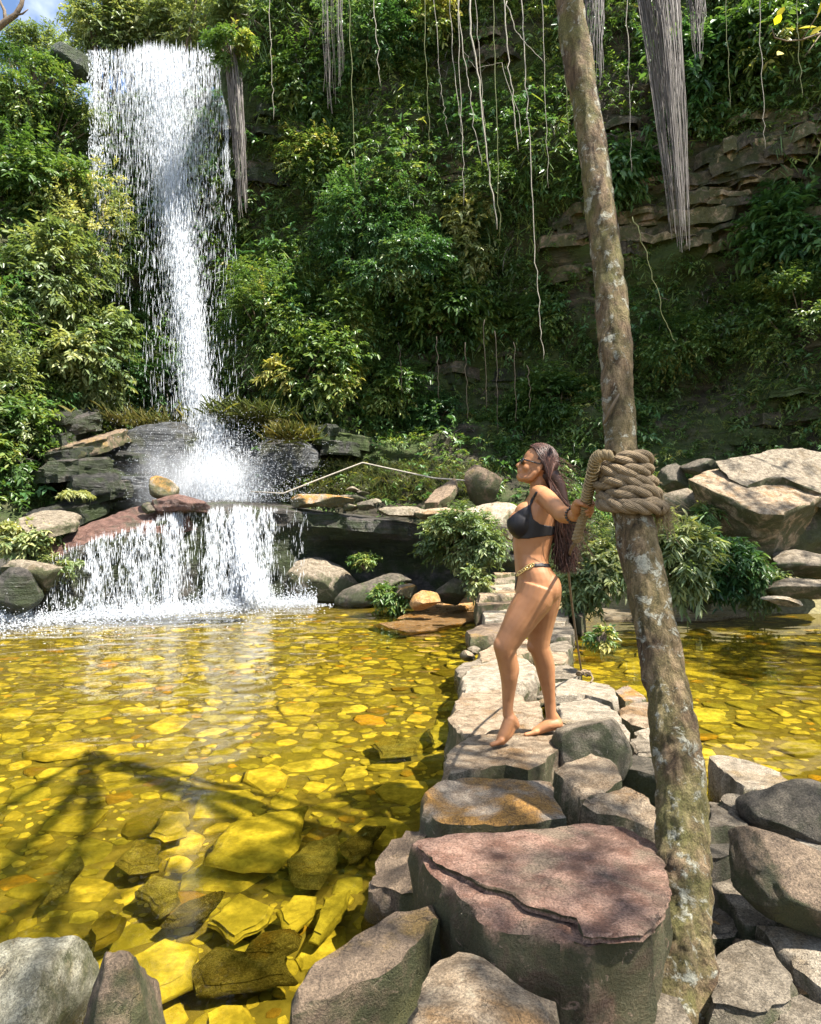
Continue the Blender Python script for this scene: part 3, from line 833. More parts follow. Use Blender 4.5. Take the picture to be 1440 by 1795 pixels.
# rocks lying on and around the ledge
def slab_at(pts, drop, mat, label, seed, **kw):
    return tag(slab('slab_rock', [Yp(*q) for q in pts], drop, M[mat], seed=seed, **kw), label, 'rock slab')
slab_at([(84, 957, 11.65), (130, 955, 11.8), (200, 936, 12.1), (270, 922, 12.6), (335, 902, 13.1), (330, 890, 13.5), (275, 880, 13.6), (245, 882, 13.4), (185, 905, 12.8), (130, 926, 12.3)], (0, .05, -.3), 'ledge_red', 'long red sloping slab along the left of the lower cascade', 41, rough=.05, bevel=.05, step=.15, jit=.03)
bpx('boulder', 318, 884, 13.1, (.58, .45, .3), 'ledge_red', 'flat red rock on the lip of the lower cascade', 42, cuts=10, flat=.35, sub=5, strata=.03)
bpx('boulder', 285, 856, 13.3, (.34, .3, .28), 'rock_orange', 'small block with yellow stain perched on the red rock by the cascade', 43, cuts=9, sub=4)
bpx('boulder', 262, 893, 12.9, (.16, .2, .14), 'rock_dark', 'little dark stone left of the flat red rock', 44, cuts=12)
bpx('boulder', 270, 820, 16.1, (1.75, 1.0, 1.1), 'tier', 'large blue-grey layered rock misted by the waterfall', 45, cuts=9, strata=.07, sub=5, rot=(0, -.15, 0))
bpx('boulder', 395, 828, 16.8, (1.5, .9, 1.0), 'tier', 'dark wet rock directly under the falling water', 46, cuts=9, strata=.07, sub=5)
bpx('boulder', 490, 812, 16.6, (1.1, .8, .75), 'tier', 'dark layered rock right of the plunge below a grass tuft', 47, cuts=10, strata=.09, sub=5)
def outcrop(px, py, Y, w, d, beds, mats, label, seed, dip=(.05, .1)):
    """Bedrock showing as a stack of broken beds, each set back or out from the one below."""
    rg = random.Random(seed)
    c = Yp(px, py, Y)
    th = [rg.uniform(.07, .42) * beds[1] for _ in range(beds[0])]
    root = empty('outcrop', c - Vector((0, 0, sum(th) / 2))); tag(root, label, 'rock outcrop')
    z = c.z - sum(th) / 2
    for k, t in enumerate(th):
        z += t
        sx, sy = w * rg.uniform(.7, 1.1) * (1 - .1 * k), d * rg.uniform(.75, 1.05)
        ox, oy = rg.uniform(-.4, .4) * w, rg.uniform(-.05, .2) * d + .12 * k * d
        n = rg.randint(6, 9); ol = []
        dx, dy = dip[0] + rg.uniform(-.14, .14), dip[1] + rg.uniform(-.1, .2)
        for i in range(n):
            a = 2 * math.pi * (i + rg.uniform(-.3, .3)) / n; r = rg.uniform(.6, 1.25)
            x, y = math.cos(a) * r * sx + ox, math.sin(a) * r * sy + oy
            ol.append(Vector((c.x + x, c.y + y, z + x * dx + y * dy)))
        slab('bed', ol, (0, .06, -t - .12), M[mats[k % len(mats)]], root, flare=.02, bevel=.05, rough=.06, step=.13, jit=.05, seed=seed * 7 + k)
    return root
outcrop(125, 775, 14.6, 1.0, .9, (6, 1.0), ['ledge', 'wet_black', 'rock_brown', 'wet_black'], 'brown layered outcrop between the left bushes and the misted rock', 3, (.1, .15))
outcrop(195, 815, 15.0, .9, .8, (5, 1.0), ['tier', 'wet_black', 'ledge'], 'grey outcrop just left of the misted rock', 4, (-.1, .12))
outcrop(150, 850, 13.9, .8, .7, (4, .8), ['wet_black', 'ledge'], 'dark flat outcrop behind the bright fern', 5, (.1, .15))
slab_at([(28, 908, 11.6), (45, 925, 11.3), (80, 923, 11.4), (128, 911, 11.8), (142, 897, 12.4), (110, 893, 12.6), (70, 894, 12.3)], (0, .05, -.2), 'rock_grey', 'tilted grey slab with mossy rim on the left bank', 51, rough=.04, bevel=.04, step=.12)
bpx('boulder', 60, 1005, 11.3, (.55, .4, .32), 'rock_grey', 'grey rock at the far left end of the cascade ledge', 52, cuts=11, strata=.04)
bpx('boulder', 20, 1035, 10.9, (.5, .4, .4), 'ledge', 'dark wet rock with thin trickles at the left edge', 53, cuts=9, strata=.04)
bpx('boulder', 75, 962, 11.9, (.4, .3, .16), 'rock_brown', 'brown crumbly rock above the left end of the cascade', 54, cuts=11)
bpx('boulder', 570, 1035, 15.0, (1.0, .7, .62), 'rock_grey', 'smooth sloping rock at the right foot of the cascade', 55, cuts=3, rough=.04, rot=(0, .5, 0), sub=5)
bpx('boulder', 655, 1040, 14.2, (.85, .5, .36), 'rock_dark', 'smooth dark rock at the waterline under the undercut ledge', 56, cuts=3, rough=.04, rot=(0, -.3, 0), sub=5)
for k, (px, py, s) in enumerate([(590, 884, .16), (612, 888, .2), (640, 885, .22), (655, 879, .15), (625, 873, .2), (605, 872, .15), (634, 864, .13), (618, 858, .14)]):
    boulder('rubble_stone', Yp(px, py, 14.9), (s * 1.3, s, s * .55), M['rock_grey' if k % 2 else 'rock_dark'], 'stone in the small rubble heap on the ledge beside the white rope', 60 + k, cat='stone', group='rubble heap on the ledge', cuts=12, sub=3)
bpx('boulder', 562, 878, 14.8, (.8, .4, .2), 'rock_orange', 'broad brown flat rock on the ledge left of the rubble heap', 69, cuts=10, flat=.3, strata=.05)
bpx('boulder', 705, 897, 14.4, (.66, .4, .17), 'rock_grey', 'flat grey rock on the ledge lip right of the rubble heap', 70, cuts=10, flat=.3, strata=.05)
bpx('boulder', 775, 900, 14.2, (.6, .4, .2), 'rock_tan', 'tan rock behind the left bush on the ledge', 71, cuts=10, strata=.05)
bpx('boulder', 868, 915, 13.6, (.75, .5, .42), 'rock_pale', "pale rock in front of the woman's chest behind the bush", 72, cuts=9)
slab_at([(745, 880, 14.3), (768, 879, 14.25), (787, 868, 14.4), (801, 850, 14.8), (797, 836, 15.1), (762, 859, 14.9)], (.05, .12, -.16), 'rock_brown', 'slanting brown slab in the grass left of the woman', 74, rough=.03, step=.12)
bpx('boulder', 848, 850, 15.3, (.5, .4, .55), 'rock_brown', 'upright brown rock in shade in front of the woman', 75, cuts=11)
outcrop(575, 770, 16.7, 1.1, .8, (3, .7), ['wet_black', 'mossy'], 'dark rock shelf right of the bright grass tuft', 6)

# beds of bare rock that jut from the cliff where the plants leave it open: parts of the cliff
def cliff_bed(px, py, w, t, d, mat, seed):
    loc, n = hit(px, py)
    if loc is None: return
    rg = random.Random(seed)
    n2 = Vector((n.x, n.y, 0)).normalized(); s = Vector((-n2.y, n2.x, 0))
    k = rg.randint(4, 6); ol = []
    for i in range(k + 1):
        u = -1 + 2 * i / k
        ol.append(loc + s * (u * w * .5) + n2 * (d * rg.uniform(.45, 1.0) * (1 - .35 * u * u)) + Vector((0, 0, u * w * .5 * rg.uniform(-.12, .12))))
    ol += [loc + s * (w * .55) - n2 * .5, loc - s * (w * .55) - n2 * .5]
    slab('rock_bed', ol, Vector((0, 0, -t)) - n2 * rg.uniform(-.05, .22) * t, M[mat], cliff, flare=.0, bevel=.03, rough=.05, step=.16, jit=.06, seed=seed)
rc = random.Random(17)
ZONES = [(1090, 1260, 285, 440, 26, ('rock_tan', 'cliff_bed', 'rock_brown')), (1260, 1440, 200, 430, 34, ('cliff_bed', 'rock_brown', 'cliff_bed', 'rock_tan')), (960, 1045, 360, 470, 12, ('cliff_bed', 'rock_brown')),
         (680, 900, 615, 715, 22, ('cliff_bed', 'mossy', 'wet_black')), (830, 890, 50, 110, 5, ('rock_brown', 'cliff_bed')), (1220, 1440, 690, 780, 12, ('mossy', 'cliff_bed')), (1060, 1110, 190, 300, 6, ('cliff_bed',)), (430, 520, 180, 330, 8, ('cliff_bed', 'wet_black')), (740, 800, 270, 330, 4, ('rock_brown',))]
M['cliff_bed'] = rock_mat('cliff_bed_rock', (.07, .056, .04), (.17, .14, .1), (.09, .1, .05), .55, moss=(.035, .045, .014), moss_amt=.5, scale=.6, strata=.5, wet_z=0)
kk = 0
for x0, x1, y0, y1, n, mats in ZONES:
    for i in range(n):
        kk += 1
        cliff_bed(rc.uniform(x0, x1), rc.uniform(y0, y1), rc.uniform(.5, 1.7), rc.uniform(.12, .42), rc.uniform(.15, .42), mats[i % len(mats)], 900 + kk)

# ------------------------------------------------------------------ leaves and sprigs
def leaf_arrays(b, d, up, L, W, tint, fold=.22, droop=.12):
    """Folded pointed leaves: base b, long axis d, up-ish normal, length, width -> verts, tris, tint."""
    d = norm(d)
    s = norm(np.cross(d, up))
    n = np.cross(s, d)
    L = L[:, None]; W = W[:, None]
    dz = np.array([0, 0, -1.0])
    m = b + d * L * .42
    v = np.stack([b, m + s * W * .5 + n * W * fold, b + d * L + dz * L * droop, m - s * W * .5 + n * W * fold], 1)
    k = len(b)
    i = np.arange(k)[:, None] * 4
    f = np.concatenate([i + np.array([[0, 1, 2]]), i + np.array([[0, 2, 3]])], 0)
    return v.reshape(-1, 3), f, np.repeat(tint, 4)

def leaf_arrays6(b, d, up, L, W, tint, fold=.18, droop=.2):
    """Longer leaves with a rounded blade: six points, four triangles."""
    d = norm(d); s = norm(np.cross(d, up)); n = np.cross(s, d)
    L = L[:, None]; W = W[:, None]; dz = np.array([0, 0, -1.0])
    def at(t): return b + d * L * t + dz * L * droop * t * t
    v = np.stack([b, at(.32) + s * W * .5 + n * W * fold, at(.68) + s * W * .42 + n * W * fold, at(1.0), at(.68) - s * W * .42 + n * W * fold, at(.32) - s * W * .5 + n * W * fold], 1)
    k = len(b); i = np.arange(k)[:, None] * 6
    f = np.concatenate([i + np.array([[0, 1, 2]]), i + np.array([[0, 2, 3]]), i + np.array([[0, 3, 4]]), i + np.array([[0, 4, 5]])], 0)
    return v.reshape(-1, 3), f, np.repeat(tint, 6)

def sprigs(base, out, length, K, leaf, tint, rg, droop=.45, aspect=.36, six=False, spread=1.0, stem=0.0):
    """N stems with K alternate leaves each -> arrays of the leaves (and of thin stems)."""
    N = len(base)
    out = norm(out)
    t = (np.arange(K) + .6) / K
    t = t[None, :, None]
    L = length[:, None, None]
    dz = np.array([0, 0, -1.0])
    pos = base[:, None] + out[:, None] * L * t + dz * (droop * L * t ** 2)
    tan = norm(out[:, None] + dz * (2 * droop * t))
    ref = norm(rg.normal(size=(N, 1, 3)) * .4 + np.array([0, 0, 1.0]))
    side = norm(np.cross(tan, ref))
    sg = np.where(np.arange(K) % 2 == 0, 1.0, -1.0)[None, :, None]
    d = norm(tan * .65 + side * sg * .85 * spread + rg.normal(size=(N, K, 3)) * .28 + dz * .22)
    up = norm(np.array([0, 0, 1.0]) + rg.normal(size=(N, K, 3)) * .45 + out[:, None] * .35)
    lf = (leaf[:, None] * rg.uniform(.65, 1.25, (N, K))).ravel()
    tn = np.clip(tint[:, None] + rg.normal(size=(N, K)) * .09, 0, 1).ravel()
    fn = leaf_arrays6 if six else leaf_arrays
    v, f, tt = fn(pos.reshape(-1, 3), d.reshape(-1, 3), up.reshape(-1, 3), lf, lf * aspect * rg.uniform(.8, 1.2, N * K), tn)
    if stem:
        tt_ = np.linspace(0, 1, 4)
        P_ = base[:, None] + out[:, None] * length[:, None, None] * tt_[None, :, None] + dz * (droop * length[:, None, None] * tt_[None, :, None] ** 2)
        sd_ = norm(np.cross(out, np.array([0.3, .2, 1.0])))[:, None] * stem
        u_ = norm(np.cross(sd_[:, 0], out))[:, None] * stem
        ring = np.stack([P_ + sd_, P_ - sd_ * .5 + u_ * .87, P_ - sd_ * .5 - u_ * .87], 2)     # N,4,3,3
        V2 = ring.reshape(-1, 3)
        i0 = (np.arange(N) * 12)[:, None]
        q = []
        for a in range(3):
            for j in range(3):
                q.append([a * 3 + j, a * 3 + (j + 1) % 3, a * 3 + 3 + (j + 1) % 3]); q.append([a * 3 + j, a * 3 + 3 + (j + 1) % 3, a * 3 + 3 + j])
        F2 = (i0[:, :, None] + np.array(q)[None]).reshape(-1, 3)
        f = np.concatenate([f, F2 + len(v)]); tt = np.concatenate([tt, np.full(len(V2), .12)]); v = np.concatenate([v, V2])
    return v, f, tt

def join_arrays(parts):
    V, Fc, T, n = [], [], [], 0
    for v, f, t in parts:
        V.append(v); Fc.append(f + n); T.append(t); n += len(v)
    return np.concatenate(V), np.concatenate(Fc), np.concatenate(T)

def limbs(mb, base, tips, r0, rg, k=5, sag=.15):
    for tip in tips:
        b = Vector(base); t = Vector(tip)
        mid = b.lerp(t, .5) + Vector((rg.normal() * .08, rg.normal() * .08, -sag * (t - b).length * .2)) * (t - b).length
        pts = [b.lerp(mid, f) .lerp(mid.lerp(t, f), f) for f in np.linspace(0, 1, 5)]
        mb.tube(pts, list(np.linspace(r0, r0 * .25, 5)), k)

def shrub(name, base, centre, rad, n, leaf, mat, tint, label, cat='shrub', group=None, seed=0, K=9, droop=.4, aspect=.36, six=False, length=.4, parts=('crown', 'trunk'), trunk_r=.03, out_bias=(0, 0, .5), tvar=.2, clump=9):
    """A bush or tree: limbs from the base to clumps, each clump a burst of leafy sprigs."""
    rg = np.random.default_rng(seed + 1000)
    clump = int(clump * 1.5)
    base = Vector(base); centre = np.array(centre, float); rad = np.array(rad, float)
    root = empty(name, base)
    tag(root, label, cat, group)
    # clump centres spread through the crown, so that gaps stay between them
    cc = norm(rg.normal(size=(clump, 3))) * (rg.uniform(.25, 1.0, (clump, 1)) ** .5) * rad * .78 + centre
    ci = rg.integers(0, clump, n)
    csz = rg.uniform(.18, .55, clump)
    q = norm(rg.normal(size=(n, 3))) * (rg.uniform(0, 1, (n, 1)) ** .45)
    pos = cc[ci] + q * rad * csz[ci][:, None]
    o = norm(norm(pos - centre) * .8 + q * .6 + np.array(out_bias))
    ct = rg.normal(size=clump) * tvar
    tn = np.clip(tint + ct[ci] + rg.normal(size=n) * .06, 0, 1)
    v, f, t = sprigs(pos, o, length * rg.uniform(.6, 1.2, n), K, leaf * rg.uniform(.8, 1.2, n), tn, rg, droop, aspect, six, stem=.004 if leaf < .2 else .006)
    put(parts[0], np_mesh(parts[0], v, f, t), mat, root)
    mb = MB()
    limbs(mb, base, [Vector(c) for c in cc[:min(clump, 14)]], trunk_r, rg)
    mb.build(parts[1], M['bark_twig'], root)
    return root

# ------------------------------------------------------------------ the plant cover of the cliff, one mass
def area_points(n, rg, xr=(-14, 13)):
    a = CP[CF[:, 0]]; b = CP[CF[:, 1]]; c = CP[CF[:, 2]]; d = CP[CF[:, 3]]
    nrm = np.cross(c - a, d - b) * .5
    ar = np.linalg.norm(nrm, axis=1)
    cen = (a + c) / 2
    ar = ar * ((cen[:, 0] > xr[0]) & (cen[:, 0] < xr[1]) & (cen[:, 1] < 23) & (cen[:, 2] > .2))
    cdf = np.cumsum(ar); idx = np.searchsorted(cdf, rg.uniform(0, cdf[-1], n))
    u, w = rg.uniform(0, 1, (2, n, 1))
    p = (a[idx] * (1 - u) + b[idx] * u) * (1 - w) + (d[idx] * (1 - u) + c[idx] * u) * w
    N_ = norm(nrm[idx])
    flip = np.sum(N_ * (p - np.array([0, 0, CAM_H])), 1) > 0
    N_[flip] *= -1
    return p, N_

BARE = [(1190, 350, 130, 85, .9), (1330, 330, 130, 90, .75), (1000, 410, 70, 60, .85), (1110, 420, 130, 60, .5), (800, 665, 190, 60, .85), (960, 640, 90, 60, .5), (1300, 690, 130, 80, .5), (1090, 250, 60, 70, .5),
        (860, 100, 70, 60, .5), (420, 160, 22, 150, .6), (600, 850, 330, 110, .8), (150, 130, 60, 60, .85), (1330, 800, 200, 60, .6), (180, 790, 140, 70, .7), (450, 250, 60, 120, .5), (850, 730, 120, 60, .6), (1210, 470, 90, 60, .4)]
BW = []
for px, py, rx, ry, s in BARE:
    loc, n = hit(px, py)
    if loc is not None:
        k = loc.y / F
        BW.append((np.array(loc), rx * k, ry * k, s))

def cover(name, n, rg, mat, leaf, length, K, tint0, label, aspect=.36, droop=.5, dens_seed=1, thresh=-.15, lift=.12, hang=0.0, use_bare=True, sel=None, six=False):
    p, nn = area_points(n, rg)
    q = p * np.array([.55, .55, .55])
    dens = fbm(q, 4, dens_seed) + fbm(p * 1.7, 3, dens_seed + 5) * .55
    keep = dens + rg.uniform(-.12, .12, n) > thresh
    if use_bare:
        for c, rx, rz, s in BW:
            d2 = ((p[:, 0] - c[0]) / rx) ** 2 + ((p[:, 2] - c[2]) / rz) ** 2 + ((p[:, 1] - c[1]) / 2.5) ** 2
            keep &= ~((d2 < 1 + dens) & (rg.uniform(0, 1, n) < s))
    # not inside the falling water's track on the lip
    keep &= ~((np.abs(p[:, 0] + 7.0) < 1.9) & (p[:, 2] > 13.2))
    keep &= p[:, 2] > np.interp(p[:, 0], [-14, -8, -5, -3, 13], [1.2, 2.0, 3.0, 2.2, 1.0])
    if sel is not None: keep &= sel(p)
    p, nn, dens = p[keep], nn[keep], dens[keep]
    m = len(p)
    o = norm(nn * .75 + np.array([0, 0, .25 - hang]) + rg.normal(size=(m, 3)) * .45)
    base = p + nn * (rg.uniform(-.05, lift, m) + np.clip(dens, 0, 1) * lift * 2.2)[:, None]
    patch = fbm(p * .8, 3, dens_seed + 40) * .3
    tn = np.clip(tint0 + patch + rg.normal(size=m) * .1, 0, 1)
    v, f, t = sprigs(base, o, length * rg.uniform(.55, 1.3, m), K, leaf * rg.uniform(.7, 1.3, m), tn, rg, droop, aspect, six)
    ob = put(name, np_mesh(name, v, f, t), mat, origin=(0, 17, 2))
    tag(ob, label, None, None, 'stuff')
    return ob

cover('cliff_foliage', 34000, np.random.default_rng(11), M['leaf'], .12, .42, 11, .54, 'dense mixed leaves covering the cliff face')
cover('cliff_foliage', 13000, np.random.default_rng(12), M['leaf_blue'], .155, .5, 9, .58, 'broader blue-green leaves in patches on the cliff', aspect=.42, dens_seed=7, thresh=.12, lift=.3)
cover('hanging_grass', 7000, np.random.default_rng(13), M['leaf'], .34, .5, 7, .52, 'long drooping grass tufts hanging on the upper cliff', aspect=.06, droop=1.0, dens_seed=15, thresh=.0, hang=.5, sel=lambda p: p[:, 2] > 6, six=True)
cover('ivy_leaves', 34000, np.random.default_rng(16), M['leaf'], .085, .3, 10, .5, 'fine small leaves filling the gaps on the cliff', dens_seed=51, thresh=-.45, lift=.03)
cover('slope_ferns', 8000, np.random.default_rng(14), M['leaf'], .1, .34, 10, .68, 'low ferns and seedlings on the slope at the cliff foot', dens_seed=23, thresh=-.2, sel=lambda p: (p[:, 2] < 6.5) & (p[:, 0] > -3), use_bare=False, lift=.05)
cover('dry_litter', 3500, np.random.default_rng(15), M['dry'], .3, .5, 5, .35, 'dead twigs and dry stalks caught on the cliff', aspect=.05, droop=.9, dens_seed=31, thresh=.0, hang=.3)

# grass on the mossy shelf behind the ledge
def grass(name, pts, h, n_each, label, kind='stuff', cat=None, tint=.5, seed=0, spread=.25, mat='grass', lean=(0, 0, 0)):
    rg = np.random.default_rng(seed + 50)
    pts = np.array(pts)
    b = np.repeat(pts, n_each, 0) + rg.normal(size=(len(pts) * n_each, 3)) * np.array([spread, spread, .02])
    m = len(b)
    d = norm(np.array([0, 0, 1.0]) + rg.normal(size=(m, 3)) * .35 + np.array(lean))
    L = h * rg.uniform(.5, 1.2, m)
    v, f, t = leaf_arrays6(b, d, norm(rg.normal(size=(m, 3))), L, L * .014 + .003, np.clip(tint + rg.normal(size=m) * .18, 0, 1), droop=.35)
    o = put(name, np_mesh(name, v, f, t), M[mat])
    return tag(o, label, cat, None, kind)
gp = []
rg_ = np.random.default_rng(3)
for _ in range(420):
    px, py = rg_.uniform(500, 860), rg_.uniform(815, 880)
    loc, n = hit(px, py)
    if loc is not None and fbm(np.array([list(loc)]) * 1.1, 3, 4)[0] > -.25: gp.append(list(loc))
grass('grass', gp, .3, 16, 'yellow-green grass on the mossy shelf behind the ledge', seed=1)
gp = []
for _ in range(130):
    loc, n = hit(rg_.uniform(1190, 1440), rg_.uniform(640, 790))
    if loc is not None: gp.append(list(loc))
grass('grass', gp, .26, 16, 'short grass on the slope above the tilted boulder', tint=.35, seed=2)
def tuft(px, py, Y, h, n, label, seed, tint=.6, lean=(0, -.5, 0), spread=.25):
    loc = Yp(px, py, Y)
    grass('grass_tuft', [list(loc)], h, n, label, 'thing', 'grass tuft', tint, seed, spread, lean=lean)
tuft(513, 770, 15.7, .62, 900, 'bright yellow-green grass tuft drooping over the rock right of the waterfall', 3, .7)
tuft(440, 738, 16.6, .7, 1500, 'broad dull grass tuft just right of the falling water', 4, .45, spread=.5)
tuft(250, 748, 16.8, .5, 1100, 'brownish dry grass tuft left of the falling water', 5, .75, spread=.7)

# ------------------------------------------------------------------ shrubs and trees one can tell apart
def on_cliff(px, py, lift=0.0):
    loc, n = hit(px, py)
    return loc + n * lift, n

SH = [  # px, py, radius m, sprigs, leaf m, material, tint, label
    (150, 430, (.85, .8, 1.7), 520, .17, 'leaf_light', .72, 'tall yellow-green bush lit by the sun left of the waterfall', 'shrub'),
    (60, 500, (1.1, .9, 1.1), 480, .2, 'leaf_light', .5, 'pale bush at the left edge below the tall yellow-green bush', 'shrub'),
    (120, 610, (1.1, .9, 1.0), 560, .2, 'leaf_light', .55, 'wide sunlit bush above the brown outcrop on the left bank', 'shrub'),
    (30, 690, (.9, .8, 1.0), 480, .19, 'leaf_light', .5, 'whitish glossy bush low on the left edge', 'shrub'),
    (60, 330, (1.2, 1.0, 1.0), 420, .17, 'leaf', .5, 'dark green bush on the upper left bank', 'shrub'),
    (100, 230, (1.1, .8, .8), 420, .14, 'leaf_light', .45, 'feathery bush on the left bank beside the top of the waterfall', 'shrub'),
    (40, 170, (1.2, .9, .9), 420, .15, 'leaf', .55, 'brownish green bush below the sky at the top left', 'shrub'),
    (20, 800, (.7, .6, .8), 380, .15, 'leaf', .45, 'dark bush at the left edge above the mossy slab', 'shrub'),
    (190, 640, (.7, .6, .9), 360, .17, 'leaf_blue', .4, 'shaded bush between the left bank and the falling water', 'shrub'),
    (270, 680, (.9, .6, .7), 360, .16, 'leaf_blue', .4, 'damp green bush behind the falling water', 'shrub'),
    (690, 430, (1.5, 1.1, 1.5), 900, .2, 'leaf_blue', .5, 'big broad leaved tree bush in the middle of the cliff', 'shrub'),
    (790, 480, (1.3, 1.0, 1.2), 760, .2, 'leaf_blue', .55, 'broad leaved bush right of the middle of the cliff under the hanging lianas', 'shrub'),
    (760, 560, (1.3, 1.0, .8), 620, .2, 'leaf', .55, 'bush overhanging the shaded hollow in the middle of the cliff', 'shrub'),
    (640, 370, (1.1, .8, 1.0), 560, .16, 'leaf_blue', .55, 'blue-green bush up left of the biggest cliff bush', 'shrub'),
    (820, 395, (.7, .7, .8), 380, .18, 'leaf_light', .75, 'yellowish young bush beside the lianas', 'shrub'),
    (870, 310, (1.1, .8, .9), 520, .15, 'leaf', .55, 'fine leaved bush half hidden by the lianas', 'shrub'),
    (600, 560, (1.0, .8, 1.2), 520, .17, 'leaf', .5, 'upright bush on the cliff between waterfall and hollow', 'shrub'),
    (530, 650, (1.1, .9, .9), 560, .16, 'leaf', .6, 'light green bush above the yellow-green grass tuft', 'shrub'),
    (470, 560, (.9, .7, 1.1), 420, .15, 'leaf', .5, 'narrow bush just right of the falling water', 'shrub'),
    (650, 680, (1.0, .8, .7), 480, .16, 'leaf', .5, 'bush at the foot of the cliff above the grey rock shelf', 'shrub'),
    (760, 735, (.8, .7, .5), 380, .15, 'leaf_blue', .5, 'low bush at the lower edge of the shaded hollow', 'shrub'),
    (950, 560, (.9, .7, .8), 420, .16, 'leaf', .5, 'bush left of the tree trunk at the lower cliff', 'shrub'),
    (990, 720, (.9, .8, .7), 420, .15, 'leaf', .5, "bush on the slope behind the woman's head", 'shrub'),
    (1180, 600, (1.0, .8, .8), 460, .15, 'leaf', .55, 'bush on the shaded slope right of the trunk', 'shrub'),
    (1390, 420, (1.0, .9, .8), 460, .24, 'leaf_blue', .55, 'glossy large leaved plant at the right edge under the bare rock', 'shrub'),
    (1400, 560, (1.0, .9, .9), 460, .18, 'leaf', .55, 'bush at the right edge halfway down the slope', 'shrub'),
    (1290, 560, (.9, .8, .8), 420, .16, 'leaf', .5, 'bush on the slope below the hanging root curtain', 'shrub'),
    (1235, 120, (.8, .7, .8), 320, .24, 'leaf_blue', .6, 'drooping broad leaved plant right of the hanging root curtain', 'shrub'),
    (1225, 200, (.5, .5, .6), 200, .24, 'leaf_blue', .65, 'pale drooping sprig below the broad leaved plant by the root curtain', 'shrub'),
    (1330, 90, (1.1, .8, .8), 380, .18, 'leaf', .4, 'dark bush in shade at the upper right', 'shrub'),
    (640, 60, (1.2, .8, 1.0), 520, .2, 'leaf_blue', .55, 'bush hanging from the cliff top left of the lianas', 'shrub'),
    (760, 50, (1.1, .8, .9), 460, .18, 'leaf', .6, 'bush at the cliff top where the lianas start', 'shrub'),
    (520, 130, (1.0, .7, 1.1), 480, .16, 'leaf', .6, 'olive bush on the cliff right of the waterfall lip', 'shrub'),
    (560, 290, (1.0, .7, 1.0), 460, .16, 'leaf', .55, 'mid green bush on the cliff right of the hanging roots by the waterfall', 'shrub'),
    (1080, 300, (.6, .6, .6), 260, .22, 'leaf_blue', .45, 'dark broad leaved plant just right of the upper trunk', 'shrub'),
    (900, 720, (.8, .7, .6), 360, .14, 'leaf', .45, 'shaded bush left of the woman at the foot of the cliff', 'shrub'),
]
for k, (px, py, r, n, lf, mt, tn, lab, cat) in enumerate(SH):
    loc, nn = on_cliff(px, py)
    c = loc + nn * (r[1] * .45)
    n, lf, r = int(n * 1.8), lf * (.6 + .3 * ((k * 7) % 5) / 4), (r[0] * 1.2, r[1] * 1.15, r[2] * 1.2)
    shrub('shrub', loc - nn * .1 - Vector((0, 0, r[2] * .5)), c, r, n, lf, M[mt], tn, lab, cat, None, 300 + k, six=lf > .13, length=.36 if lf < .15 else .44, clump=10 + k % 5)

# mid-distance bushes at the shore
def shore_bush(px, py, Y, r, n, leaf, mt, tn, lab, k, **kw):
    c = Yp(px, py, Y)
    shrub('shrub', c - Vector((0, 0, r[2])), c, r, n, leaf, M[mt], tn, lab, 'shrub', None, 400 + k, six=True, **kw)
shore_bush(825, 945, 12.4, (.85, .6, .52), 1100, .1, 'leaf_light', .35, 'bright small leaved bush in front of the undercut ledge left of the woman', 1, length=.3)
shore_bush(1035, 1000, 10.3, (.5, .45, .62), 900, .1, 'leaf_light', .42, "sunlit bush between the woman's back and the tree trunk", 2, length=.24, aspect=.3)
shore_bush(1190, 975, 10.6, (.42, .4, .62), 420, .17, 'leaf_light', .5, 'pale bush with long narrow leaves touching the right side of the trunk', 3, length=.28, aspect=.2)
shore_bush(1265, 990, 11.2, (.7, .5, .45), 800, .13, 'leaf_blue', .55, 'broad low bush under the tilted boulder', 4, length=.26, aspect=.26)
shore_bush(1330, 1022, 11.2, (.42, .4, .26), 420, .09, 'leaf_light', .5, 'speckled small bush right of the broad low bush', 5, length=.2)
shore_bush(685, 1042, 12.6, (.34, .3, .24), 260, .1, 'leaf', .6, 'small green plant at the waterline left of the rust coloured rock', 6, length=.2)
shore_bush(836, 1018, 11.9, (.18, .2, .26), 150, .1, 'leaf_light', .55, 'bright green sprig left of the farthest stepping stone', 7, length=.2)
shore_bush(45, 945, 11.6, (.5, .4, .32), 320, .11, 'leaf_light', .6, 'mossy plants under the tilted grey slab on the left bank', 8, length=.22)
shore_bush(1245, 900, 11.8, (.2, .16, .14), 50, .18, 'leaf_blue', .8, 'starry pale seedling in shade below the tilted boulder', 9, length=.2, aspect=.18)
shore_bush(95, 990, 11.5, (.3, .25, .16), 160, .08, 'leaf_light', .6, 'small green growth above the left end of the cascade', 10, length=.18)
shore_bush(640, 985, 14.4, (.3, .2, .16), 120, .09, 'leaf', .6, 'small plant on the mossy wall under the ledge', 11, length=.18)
shore_bush(1055, 1115, 6.3, (.09, .09, .07), 40, .06, 'leaf', .6, 'tiny plant at the waterline beside the thin cord', 12, length=.1)
